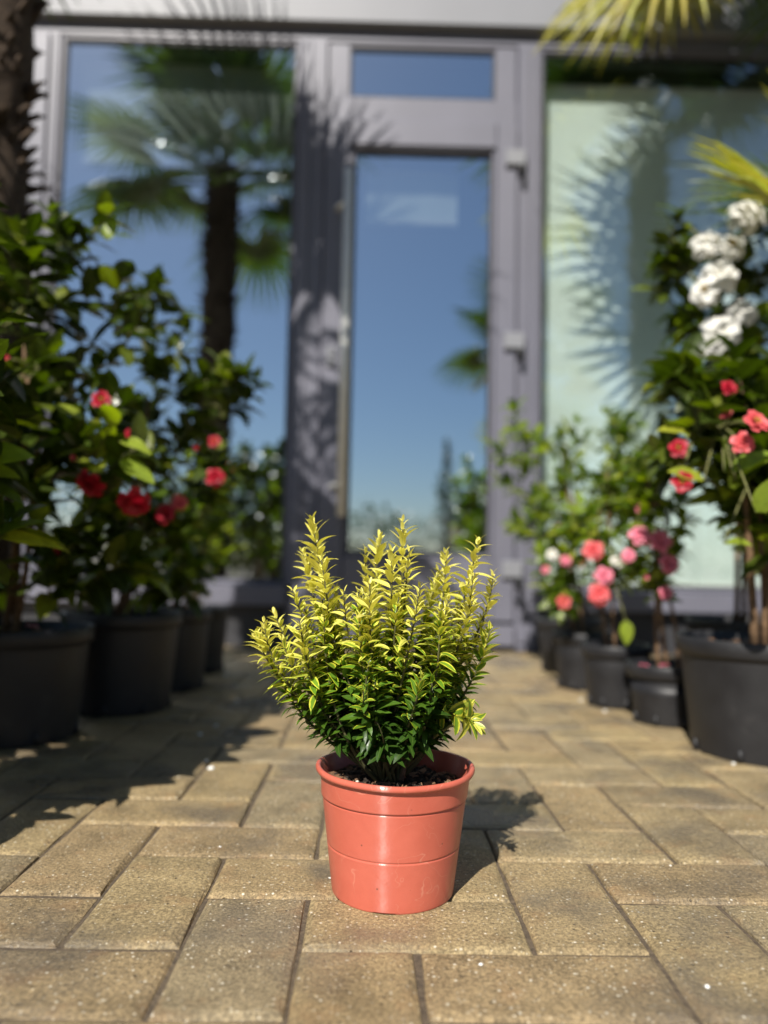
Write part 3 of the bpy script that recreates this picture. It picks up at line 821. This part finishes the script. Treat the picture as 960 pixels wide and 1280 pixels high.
camellia('white flowered camellia behind the tall red flowered one', (.88, 1.88), .13, .11, .21,
    [(845, 290, 28, 28, 1.74, .07), (885, 340, 50, 70, 1.80, .12), (940, 300, 40, 55, 1.82, .12), (905, 420, 60, 60, 1.80, .12), (965, 420, 60, 100, 1.82, .13), (850, 360, 34, 60, 1.78, .09)], 100, .062, MID, 32,
    flowers=[(885, 300, 1.64, .036, 'white', -.3, .3), (902, 340, 1.60, .044, 'white', -.2, .3), (880, 362, 1.61, .034, 'white', -.4, .2), (905, 412, 1.60, .046, 'white', -.2, .2), (938, 262, 1.62, .044, 'white', -.1, .4), (932, 385, 1.62, .034, 'white', 0, .3), (915, 305, 1.62, .036, 'white', -.1, .4), (888, 430, 1.62, .03, 'white', -.3, .1)],
    stems=3, group=GR, per=6)
camellia('small pink flowered camellia in a low black pot beside the large pot', (.62, 1.68), .085, .07, .125,
    [(825, 640, 42, 34, 1.66, .08), (805, 590, 34, 36, 1.70, .08), (820, 700, 36, 36, 1.66, .07)], 62, .046, LIGHT, 33,
    flowers=[(800, 668, 1.58, .021, 'pink', -.2, .3), (826, 675, 1.57, .024, 'pink', 0, .3), (838, 704, 1.57, .023, 'pink', .2, .1), (833, 742, 1.57, .015, 'pink', .1, 0), (786, 694, 1.58, .016, 'pink', -.3, .3), (818, 630, 1.62, .014, 'pink_bud', 0, .3), (800, 636, 1.62, .012, 'pink', 0, .3), (808, 722, 1.58, .013, 'pink_bud', 0, .1)],
    stems=3, group=GR, per=6, stem_r=.005)
camellia('pink flowered camellia in a slim black pot with one yellowed hanging leaf', (.565, 1.875), .078, .062, .145,
    [(750, 650, 48, 40, 1.86, .08), (760, 700, 40, 40, 1.84, .07), (778, 610, 34, 40, 1.88, .07)], 64, .047, LIGHT, 34,
    flowers=[(750, 742, 1.74, .027, 'coral', -.1, .2), (756, 720, 1.75, .022, 'pink', 0, .3), (742, 688, 1.76, .024, 'coral', -.2, .3), (770, 700, 1.76, .013, 'white', .1, .3), (778, 704, 1.76, .014, 'white', .1, .3)],
    stems=2, group=GR, per=6, stem_r=.005, extra=[(782, 775, 1.70, .055, (.02, -.15, -1), (0, -1, .1))])
camellia('pale pink budded camellia in the narrow black pot between two slim pots', (.555, 2.13), .08, .066, .15,
    [(705, 690, 32, 40, 2.10, .08), (730, 620, 50, 40, 2.12, .08), (700, 740, 24, 26, 2.08, .06)], 60, .048, LIGHT, 35,
    flowers=[(705, 752, 1.98, .020, 'coral', -.1, .2), (690, 692, 2.0, .017, 'white', -.2, .3), (708, 700, 2.0, .016, 'pink', 0, .3), (682, 712, 2.0, .012, 'pink', 0, .3)], stems=2, group=GR, per=6, stem_r=.005)
camellia('tall thin camellia with pink blooms in the pot standing next to the door', (.60, 2.46), .105, .088, .165,
    [(640, 560, 26, 60, 2.40, .07), (700, 560, 44, 36, 2.42, .10), (770, 545, 40, 36, 2.44, .1), (700, 640, 62, 44, 2.42, .1), (655, 670, 28, 34, 2.36, .07), (790, 600, 34, 40, 2.44, .09)],
    92, .058, LIGHT, 36,
    flowers=[(711, 661, 2.26, .036, 'pink', -.1, .3), (700, 645, 2.30, .018, 'pink_bud', -.1, .5), (728, 700, 2.28, .02, 'coral', 0, .2)],
    stems=3, group=GR, per=5, stem_r=.005)

# ------------------------------------------------------------------ the golden euonymus in its terracotta pot
PC = Vector((.016, .806, 0))
eu = thing('potted_shrub', 'bushy golden variegated shrub in a glossy terracotta coloured plastic pot', 'potted plant', PC)
RT, RB, PH = .0795, .0615, .1235
def warp(an, r, z):
    a = (an + 1.72) % (2 * math.pi)
    a = min(a, 2 * math.pi - a)
    zz = z; rr_ = r
    if z < .0005 and r > .05:
        for c0 in (0.0, 2.094):
            if abs(((an + 1.72 + c0) + math.pi) % (2 * math.pi) - math.pi) < .175: zz = .0068
    if z > .10: rr_ = r + .0007 * math.sin(3 * an + 1) + .0004 * math.sin(7 * an); zz = z + .0008 * math.sin(2 * an + .5)
    return rr_, zz
def rz(z): return RB + (RT - .0025 - RB) * z / PH
prof = [(.002, .0085), (RB - .004, .0085), (RB - .003, .0002), (RB - .0006, 0.0), (RB, .0008), (rz(.002), .002), (rz(.010), .010), (rz(.030), .030), (rz(.0465), .0465), (rz(.0475), .0475), (rz(.048) - .0006, .0480), (rz(.0488) - .0006, .0488), (rz(.0494), .0494), (rz(.0504), .0504),
        (rz(.070), .070), (rz(.0925), .0925), (rz(.0938), .0938), (rz(.0942) - .0006, .0943), (rz(.0950) - .0004, .0950), (rz(.0954) + .0010, .0955), (rz(.0968) + .0010, .0968), (rz(.106) + .0010, .106), (rz(.1155) + .0010, .1155), (rz(.1165) + .0010, .1165),
        (RT - .0008, .1170), (RT + .0010, .1175), (RT + .0020, .1190), (RT + .0022, .1205), (RT + .0018, .1222), (RT + .0006, .1232), (RT - .0010, PH), (RT - .0022, .1230), (RT - .0030, .1215), (rz(.11) - .0028, .108), (rz(.08) - .0028, .080)]
m = MB(); m.lathe(prof, 128, warp=warp)
pt = part('pot', m, POT_T, eu)
rs = random.Random(5)
s = MB(); n = 40; zs = .1035
vs = [(0, 0, zs + .004)]
rings = (.15, .3, .45, .6, .75, .9, 1.0)
for fr in rings:
    for k in range(n):
        a = 2 * math.pi * k / n; r = (rz(.1) - .003) * fr
        vs.append((r * math.cos(a), r * math.sin(a), zs + rs.uniform(-.0025, .0035) + .004 * (1 - fr)))
fs = [(0, 1 + k, 1 + (k + 1) % n) for k in range(n)]
for j in range(len(rings) - 1):
    for k in range(n):
        k2 = (k + 1) % n; fs.append((1+j*n+k, 1+(j+1)*n+k, 1+(j+1)*n+k2, 1+j*n+k2))
s.add(vs, fs); part('soil', s, SOIL, eu)
def pebble(rr, s):
    m = MB(); vs = []; 
    for (x, y, z) in ((0,0,1),(1,0,.2),(.3,.95,.3),(-.8,.6,.2),(-.8,-.6,.3),(.3,-.95,.2),(.8,.5,-.5),(-.3,.8,-.6),(-.9,0,-.5),(-.2,-.8,-.5),(.7,-.5,-.6),(0,0,-.8)):
        vs.append((x*s*rr.uniform(.75,1.2), y*s*rr.uniform(.6,1.0), z*s*rr.uniform(.5,.8)))
    fs = [(0,1,2),(0,2,3),(0,3,4),(0,4,5),(0,5,1),(1,6,2),(2,6,7),(2,7,3),(3,7,8),(3,8,4),(4,8,9),(4,9,5),(5,9,10),(5,10,1),(1,10,6),(11,7,6),(11,8,7),(11,9,8),(11,10,9),(11,6,10)]
    m.add(vs, fs); return m
cr1 = MB(); cr2 = MB()
for k in range(420):
    a = rs.uniform(0, 6.28); r = (rz(.1) - .006) * math.sqrt(rs.random())
    q = Matrix.Translation((r*math.cos(a), r*math.sin(a), zs + .003 + .003*(1 - r/.07))) @ Matrix.Rotation(rs.uniform(0, 6), 4, 'Z') @ Matrix.Rotation(rs.uniform(-1, 1), 4, 'X')
    if rs.random() < .6: cr1.merge(pebble(rs, rs.uniform(.0012, .0038)), q)
    else:
        L = rs.uniform(.004, .014); b = MB(); b.box(-L/2, L/2, -L*.14, L*.14, -.0006, .001); cr2.merge(b, q)
part('soil_crumbs', cr1, SOIL, eu, False, kind='stuff')
part('bark_chips', cr2, CHIP, eu, False, kind='stuff')
for (px, py, sz) in ((495, 970, .0042), (524, 971, .0024), (512, 969, .002), (447, 962, .002), (560, 962, .002)):
    p = at(px, py, .765 if py > 965 else .79); part('pale_stone', pebble(rs, sz), STONE, eu, True, Matrix.Translation((p.x - PC.x, p.y - PC.y, zs + .006)))

rl = random.Random(17)
EV = [leaf_mb(1.0, rl.uniform(.30, .40), rl.uniform(.10, .55), rl.uniform(.2, .5), 6, .25, rl.uniform(-.12, .06), rnd_=.56) for _ in range(10)]
TONES = [0.02, .2, .4, .55, .7, .85, 1.0]
EME = {}
def ev_mesh(k, t):
    if (k, t) not in EME:
        v = EV[k]; v.tone = [TONES[t]] * len(v.v); EME[(k, t)] = v.mesh('leaf', EUO)
    return EME[(k, t)]
re_ = random.Random(29)
base = PC + Vector((-.006, 0, zs))
EL = []          # leaves: point, direction, up, size, tone
tw = MB(); wood = []
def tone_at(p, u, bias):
    # yellower towards the crown, outside and shoot tips, green at the foot
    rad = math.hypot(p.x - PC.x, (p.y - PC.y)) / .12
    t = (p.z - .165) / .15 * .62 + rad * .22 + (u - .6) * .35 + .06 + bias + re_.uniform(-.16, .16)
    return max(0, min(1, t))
def shoot(tip, start=None, bias=0.0, lf=.018, leaf_from=.24, node=.0049, spread=1.0, bend=None, curl=None):
    st = start if start is not None else base + Vector((re_.uniform(-.010, .010), re_.uniform(-.010, .010), 0))
    d = tip - st
    # leaves the foot outwards, then turns upright
    c1 = st + Vector((d.x * .50, d.y * .50, d.z * .30)); c2 = tip - Vector((d.x * .14 + re_.uniform(-.014, .014), d.y * .14 + re_.uniform(-.014, .014), d.z * .33))
    if bend is not None: c1 = c1 + Vector(bend)
    n = 24
    pts = []
    for i in range(n + 1):
        t = i / n; q = 1 - t
        pts.append(st * q**3 + c1 * 3*q*q*t + c2 * 3*q*t*t + tip * t**3)
    L = sum((pts[i+1] - pts[i]).length for i in range(n))
    r0 = .0017 * min(1.2, .4 + L / .2)
    tw.tube([p - PC for p in pts], [r0 * (1 - .75 * i / n) + .0002 for i in range(n + 1)], 5)
    lf *= re_.uniform(.82, 1.25); spread *= re_.uniform(.85, 1.3); node *= re_.uniform(.9, 1.2)
    nn = max(6, int(L * (1 - leaf_from) / node)); ph = re_.uniform(0, 3.14)
    for k in range(nn):
        u = 1 - (1 - leaf_from) * (k / nn)
        x = u * n; i0 = min(n - 1, int(x)); P = pts[i0].lerp(pts[i0 + 1], x - i0)
        tg = (pts[i0 + 1] - pts[i0]).normalized()
        o = tg.orthogonal().normalized(); o2 = tg.cross(o)
        ph += 1.5708 + re_.uniform(-.25, .25)
        young = min(1, .42 + k * .11)                      # small and upright at the tip
        for sgn in (0, math.pi):
            side = o * math.cos(ph + sgn) + o2 * math.sin(ph + sgn)
            open_ = min(1.02, .30 + k * .075) * spread * re_.uniform(.65, 1.25)
            dr = tg * math.cos(open_ * .95) + side * math.sin(open_ * .95) + Vector((re_.uniform(-.15, .15), re_.uniform(-.15, .15), re_.uniform(-.12, .12)))
            s = lf * young * re_.uniform(.82, 1.18)
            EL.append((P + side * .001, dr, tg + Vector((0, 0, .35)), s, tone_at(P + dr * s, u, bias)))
YP = .806
# shoots read off the outline of the bush
for (px, py, dy, b_) in ((390, 650, .00, .12), (378, 690, .03, .1), (366, 738, -.02, .1), (402, 700, -.03, .12), (457, 686, .04, .18), (474, 672, .03, .2), (503, 652, .00, .15), (490, 690, -.04, .2), (512, 690, -.03, .15),
                      (557, 692, .02, .05), (548, 715, .04, .05), (598, 676, .00, .15), (616, 716, .02, .12), (590, 715, -.02, .15), (612, 788, .00, -.02), (606, 768, .03, .0), (320, 792, .00, .12), (330, 778, -.02, .12), (343, 768, .02, .15), (352, 800, -.04, .1), (375, 780, -.06, .1),
                      (352, 848, -.01, .05), (430, 740, -.06, .15), (462, 730, -.07, .15), (525, 735, -.06, .15), (560, 750, -.05, .12), (420, 735, .05, .1), (575, 745, .05, .08)):
    shoot(at(px, py, YP + dy), bias=b_ - .07, lf=.0178, bend=(re_.uniform(-.018, .018), re_.uniform(-.018, .018), re_.uniform(-.01, .01)))
# the inner mass and the green foot
for k in range(48):
    a = re_.uniform(0, 6.28); rr_ = .095 * math.sqrt(re_.random()); z = .285 + re_.uniform(-.07, .035) - rr_ * .15
    shoot(PC + Vector((-.008 + rr_ * math.cos(a), rr_ * .95 * math.sin(a), z)), bias=-.08 + re_.uniform(-.10, .10), lf=.018, leaf_from=.2, bend=(re_.uniform(-.03, .03), re_.uniform(-.03, .03), 0))
for k in range(26):
    a = re_.uniform(0, 6.28) if k % 3 else re_.uniform(3.6, 5.8); rr_ = re_.uniform(.030, .080); z = .150 + re_.uniform(0, .075) + rr_ * .3
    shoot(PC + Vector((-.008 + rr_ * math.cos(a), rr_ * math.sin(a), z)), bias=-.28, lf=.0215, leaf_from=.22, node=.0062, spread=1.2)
# the low sprig leaning over the rim
sp0 = at(530, 885, .80); sp1 = at(588, 900, .765)
shoot(sp1, start=sp0, bias=.28, lf=.025, leaf_from=.2, node=.0050, spread=1.3, bend=(0, 0, .004))
shoot(at(572, 886, .785), start=sp0, bias=.05, lf=.024, leaf_from=.3, node=.006, spread=1.3, bend=(0, 0, .004))
P = at(591, 904, .763); ax = Vector((.55, -.65, -.12)).normalized()
o1 = ax.orthogonal().normalized(); o2 = ax.cross(o1)
for k in range(13):
    a = k * 2.4; op = .35 + .085 * k + re_.uniform(-.12, .12)
    side = o1 * math.cos(a) + o2 * math.sin(a)
    EL.append((P - ax * .0011 * k, ax * math.cos(op) + side * math.sin(op), ax + Vector((0, 0, .3)), .0245 * re_.uniform(.6, 1.1) * (.7 + .03 * k), re_.choice((.75, .62, .5, .68, .45))))
w = MB(); w.tube(curve(base - PC + Vector((.004, -.004, .01)), P - PC - ax * .012, (.012, -.004, .022), 9), [.0020 - .0001 * i for i in range(9)], 6); part('stem', w, TWIG, eu)
part('twigs', tw, ETWIG, eu, kind='stuff')
for (x, y, tx, ty, r) in ((-.010, .0, -.03, -.005, .0042), (.004, -.006, .018, -.02, .0036), (.0, .008, .005, .03, .0034), (-.004, -.010, -.012, -.028, .0030)):
    w = MB(); w.tube(curve((x, y, zs - .004), (tx, ty, zs + .075), (x * .4, 0, 0), 8), [r * (1 - .06 * i) for i in range(8)], 8); part('stem', w, BARK, eu)
def vis(l):
    P = l[0]
    return -(P.y - PC.y) * 1.0 + abs(P.x - PC.x) * .45 + (P.z - .15) * .25 + l[3] * 1.5
EL = [l for l in EL if (l[0] + l[1].normalized() * l[3]).z > .146 or l[0].x > PC.x + .062]
EL.sort(key=vis, reverse=True)
fol = MB()
for i, (P, dr, up, s_, t) in enumerate(EL):
    k = re_.randrange(len(EV)); ti = min(6, int(t * 6.99))
    mx = frame(P - PC, dr, up, re_.uniform(-.3, .3), s_)
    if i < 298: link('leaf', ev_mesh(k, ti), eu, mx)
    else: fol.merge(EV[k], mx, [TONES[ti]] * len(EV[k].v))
part('foliage', fol, EUO, eu, kind='stuff')

# ------------------------------------------------------------------ fan palms
def fan_mb(R_, pet, nb=38, spread=2.5, seed=0, droop=.25):
    rr = random.Random(seed); m = MB()
    m.tube([(0, 0, 0), (0, pet * .5, .02), (0, pet, 0)], [.011, .008, .007], 6)
    c = Vector((0, pet, 0))
    for k in range(nb):
        a = -spread + 2 * spread * k / (nb - 1) + rr.uniform(-.02, .02)
        L = R_ * (1 - .22 * abs(a / spread) ** 2) * rr.uniform(.9, 1.06)
        d = Vector((math.sin(a), math.cos(a), 0)); sd = Vector((math.cos(a), -math.sin(a), 0))
        vs = []; uv = []
        for i in range(6):
            t = i / 5
            w = (.004, .012, .013, .011, .007, .0006)[i] * R_ / .42
            p = c + d * L * t + Vector((0, 0, -droop * L * max(0, t - .3) ** 2 * (1 + rr.uniform(0, .5)) + .012 * math.sin(k * 2.1) * t))
            vs += [p - sd * w + Vector((0, 0, w * .5)), p - Vector((0, 0, w * .3)), p + sd * w + Vector((0, 0, w * .5))]
            uv += [(0, t), (.5, t), (1, t)]
        fs = []
        for i in range(5):
            q = i * 3; fs += [(q, q+1, q+4, q+3), (q+1, q+2, q+5, q+4)]
        m.add(vs, fs, uv)
    return m
FANS = {('g', i): fan_mb(.46, .50, 38, 2.3 + .15 * i, i, .25 + .2 * i).mesh('frond', PALM) for i in range(3)}
FANS.update({('y', i): fan_mb(.44, .46, 34, 2.0, 7 + i, .35).mesh('frond', PALM_Y) for i in range(2)})
FANS[('s', 0)] = fan_mb(.26, .22, 26, 1.7, 12, .2).mesh('frond', PALM_Y)
FANS[('s', 1)] = fan_mb(.26, .24, 28, 1.9, 13, .2).mesh('frond', PALM)
def palm_trunk(r, h, seed, lean=(0, 0)):
    rr = random.Random(seed); m = MB()
    n, k = 26, 16
    vs = []; uv = []
    for i in range(n + 1):
        z = h * i / n
        for j in range(k):
            a = 2 * math.pi * j / k
            q = r * (1 + .10 * math.sin(i * 2.2 + j) + rr.uniform(-.12, .14)) * (1.12 if i == 0 else 1)
            vs.append((lean[0] * i / n + q * math.cos(a), lean[1] * i / n + q * math.sin(a), z)); uv.append((j / k, i / n))
    fs = [(i*k+j, i*k+(j+1) % k, (i+1)*k+(j+1) % k, (i+1)*k+j) for i in range(n) for j in range(k)]
    fs.append(tuple(n*k + j for j in range(k)))
    m.add(vs, fs, uv)
    b = MB()
    for i in range(int(h * 240)):       # cut leaf bases and loose fibres
        z = rr.uniform(.05, .99) * h; a = rr.uniform(0, 6.28); f = z / h
        p = Vector((lean[0]*f + r*.9*math.cos(a), lean[1]*f + r*.9*math.sin(a), z)); o = Vector((math.cos(a), math.sin(a), rr.uniform(.4, 1.6)))
        L = rr.uniform(.03, .075); b.tube([p, p + o.normalized() * L * .6, p + o.normalized() * L + Vector((0, 0, -.01))], [rr.uniform(.006, .013), .007, .001], 4)
    return m, b
def palm(label, x, y, h, r, nf, seed, group, lean=(0, 0), fans=(), elev=(-.5, 1.35), clear=None, yel=.12):
    root = thing('fan_palm', label, 'palm tree', (x, y, 0), 0, group)
    t, b = palm_trunk(r, h, seed, lean)
    tr = part('trunk', t, FIBRE, root); part('leaf_bases', b, FIBRE, tr, kind='stuff')
    rr = random.Random(seed + 1)
    top = Vector((lean[0], lean[1], h))
    for i in range(nf):
        az = i * 2.4 + rr.uniform(-.2, .2); el = elev[0] + (elev[1] - elev[0]) * ((i + .5) / nf)
        d = Vector((math.cos(az) * math.cos(el), math.sin(az) * math.cos(el), math.sin(el)))
        if clear and clear(d): continue
        m = frame(top + Vector((0, 0, -.12 + .14 * i / nf)), d, Vector((0, 0, 1)) if el < 1.2 else Vector((1, 0, .2)), rr.uniform(-.3, .3), rr.uniform(.85, 1.1))
        link('frond', FANS[('y', i % 2) if (i < nf * yel) else ('g', i % 3)], root, m)
    for (kind, tip, s) in fans:        # single fronds aimed at a point
        p0 = top + Vector((0, 0, -.05)); d = Vector(tip) - Vector((x, y, 0)) - p0
        link('frond', FANS[kind], root, frame(p0, d, Vector((0, -.55, .8)), 0, s))
    return root
GP = 'fan palms around the shop front'
palm('fibrous trunked fan palm rising behind the tall dark camellia, mirrored in the window', -.925, 1.70, 2.58, .088, 22, 51, GP, yel=0, clear=lambda d: d.x > .3 and abs(d.y) < .65 and d.z < .1)
palm('fan palm with yellowing hanging fronds over the white flowered camellia', 1.33, 2.28, 2.50, .085, 20, 52, GP,
     fans=[(('y', 0), at(655, 30, 2.20), 1.10)], elev=(-.15, 1.35), clear=lambda d: d.y < -.2 and d.z < .3)
palm('fan palm reflected low in the door glass', 1.45, -1.0, 2.35, .09, 20, 53, GP)
# low potted palm with yellow fans
lp = thing('potted_palm', 'small yellow leaved fan palm in a pot behind the large black pot', 'potted plant', (.97, 1.58, 0))
z0 = nursery_pot(lp, .12, .10, .2, 61)
t, b = palm_trunk(.03, .80, 8); tr = part('trunk', t, FIBRE, lp, True, Matrix.Translation((0, 0, z0 - .03))); part('leaf_bases', b, FIBRE, tr, kind='stuff')
for (dx, dy, dz, k) in ((-.75, -.35, .45, 0), (-.5, -.5, .75, 0), (.6, -.3, .7, 1), (.2, .7, .8, 1), (-.35, .5, 1.0, 1), (.7, .4, .4, 1)):
    link('frond', FANS[('s', k)], lp, frame((0, 0, z0 + .76), (dx, dy, dz), (0, -.6, .8), 0, 1.0))

# ------------------------------------------------------------------ trees behind the camera, seen in the glass
def bush_mb(rx, rz_, n, seed, conic=False, ls=.07):
    rr = random.Random(seed); m = MB(); lf = leaf_mb(1, .5, .2, .2, 2)
    for i in range(n):
        while True:
            v = Vector((rr.uniform(-1, 1), rr.uniform(-1, 1), rr.uniform(-1, 1)))
            if .35 < v.length <= 1: break
        if conic:
            hz = (v.z + 1) / 2; v.x *= (1 - hz) * 1.1 + .05; v.y *= (1 - hz) * 1.1 + .05
        lump = 1 + .22 * math.sin(v.x * 5 + seed) * math.cos(v.z * 6 + v.y * 4)
        P = Vector((v.x * rx * lump, v.y * rx * lump, rz_ * 1.08 + v.z * rz_ * (1 if conic else lump)))
        m.merge(lf, frame(P, (v.x + rr.uniform(-.6, .6), v.y + rr.uniform(-.6, .6), rr.uniform(-.3, .8)), (rr.uniform(-.5, .5), rr.uniform(-.5, .5), 1), 0, ls * rr.uniform(.7, 1.5)))
    return m
rb_ = random.Random(77)
GB = 'evergreens mirrored in the glass'
bl = ['rounded evergreen bush reflected low in the window beside the pull handle', 'slim dark conifer reflected near the door hinges', 'broad evergreen bush reflected at the foot of the door',
      'leafy evergreen reflected next to the slim conifer', 'wide evergreen bush reflected beyond the shaded mullion', 'tall evergreen bush reflected behind the blind', 'low evergreen reflected between the bushes in the window']
for i, (x, y, rx, rz_, con) in enumerate(((-2.6, -4.2, .75, .62, False), (1.15, -5.2, .30, 1.05, True), (.2, -6.5, .9, .58, False), (1.75, -5.5, .55, .78, False), (-4.6, -4.0, 1.0, .8, False), (4.6, -4.6, 1.2, 1.0, False), (-1.2, -6.2, .7, .55, False))):
    t = thing('conifer_tree' if con else 'evergreen_bush', bl[i], 'conifer' if con else 'bush', (x, y, 0), 0, None if con else GB)
    part('crown', bush_mb(rx, rz_, 1100, i, con, .11 if not con else .07), BEHIND, t, kind='stuff')
    w = MB(); w.tube([(0, 0, -.03), (.01, 0, rz_ * .8), (0, .01, rz_ * 1.4)], [.05, .035, .012], 8); part('trunk', w, BARK, t)

# ------------------------------------------------------------------ small things on the paving
rg = random.Random(91)
def grit(px, py, s, mat=WHITE):
    p = ground(px, py)
    o = part('white_pebble', pebble(rg, s), mat, None, True, Matrix.Translation((p.x, p.y, s * .42)))
    o['category'] = 'pebble'; o['group'] = 'white grit scattered on the paving'
    return o
o = grit(935, 954, .007); o['label'] = 'largest white pebble at the foot of the big black pot'
o = grit(917, 956, .004); o['label'] = 'smaller white pebble by the largest one at the big black pot'
o = grit(726, 876, .005); o['label'] = 'white pebble before the slim black pot with the hanging leaf'
o = grit(756, 890, .005); o['label'] = 'white pebble at the front foot of the slim black pot'
for px, py, s in ((264, 962, .006), (258, 952, .004), (296, 877, .006), (250, 919, .005), (282, 844, .006), (294, 858, .005), (270, 908, .005)):
    o = grit(px, py, s); o['label'] = 'white grit pebble on the blocks beside the shaded row'
for (px, py, s) in ((601, 1207, .0022), (884, 1235, .0026), (838, 1083, .002), (312, 1190, .0014), (275, 1059, .0016)):
    o = grit(px, py, s, STONE if px in (838, 312) else WHITE); o['label'] = 'tiny grit speck on the sunlit blocks around the terracotta pot'
p = ground(414, 1100)
m = MB(); pts = []
for i in range(14):
    a = i * .5; pts.append((p.x + .003 * math.cos(a), p.y + .0015 * i - .008 + .003 * math.sin(a), .0016))
m.tube(pts, [.0005] * 14, 4)
o = part('white_thread', m, WHITE, None); o['label'] = 'short curled white thread against the terracotta pot'; o['category'] = 'thread'
# fallen petals lying on the soil of the low pots
for i, (px, py, Y) in enumerate(((805, 819, 1.63), (830, 822, 1.63))):
    q = at(px, py, Y)
    fm = flower_mb([(3, .7, .8, 1.2, 0)], .3, 50 + i)
    o = part('fallen_petal', fm, PINK, None, True, Matrix.Translation((q.x, q.y, .125)) @ Matrix.Scale(.014, 4)); o['label'] = 'fallen pink petals on the soil of the low black pot'; o['category'] = 'petal'; o['group'] = 'fallen petals'
q = at(40, 783, 1.36); fm = flower_mb([(3, .7, .8, 1.2, 0)], .3, 60)
o = part('fallen_petal', fm, PINK, None, True, Matrix.Translation((q.x, q.y, .205)) @ Matrix.Scale(.016, 4)); o['label'] = 'fallen pink petals on the soil under the tallest dark camellia'; o['category'] = 'petal'
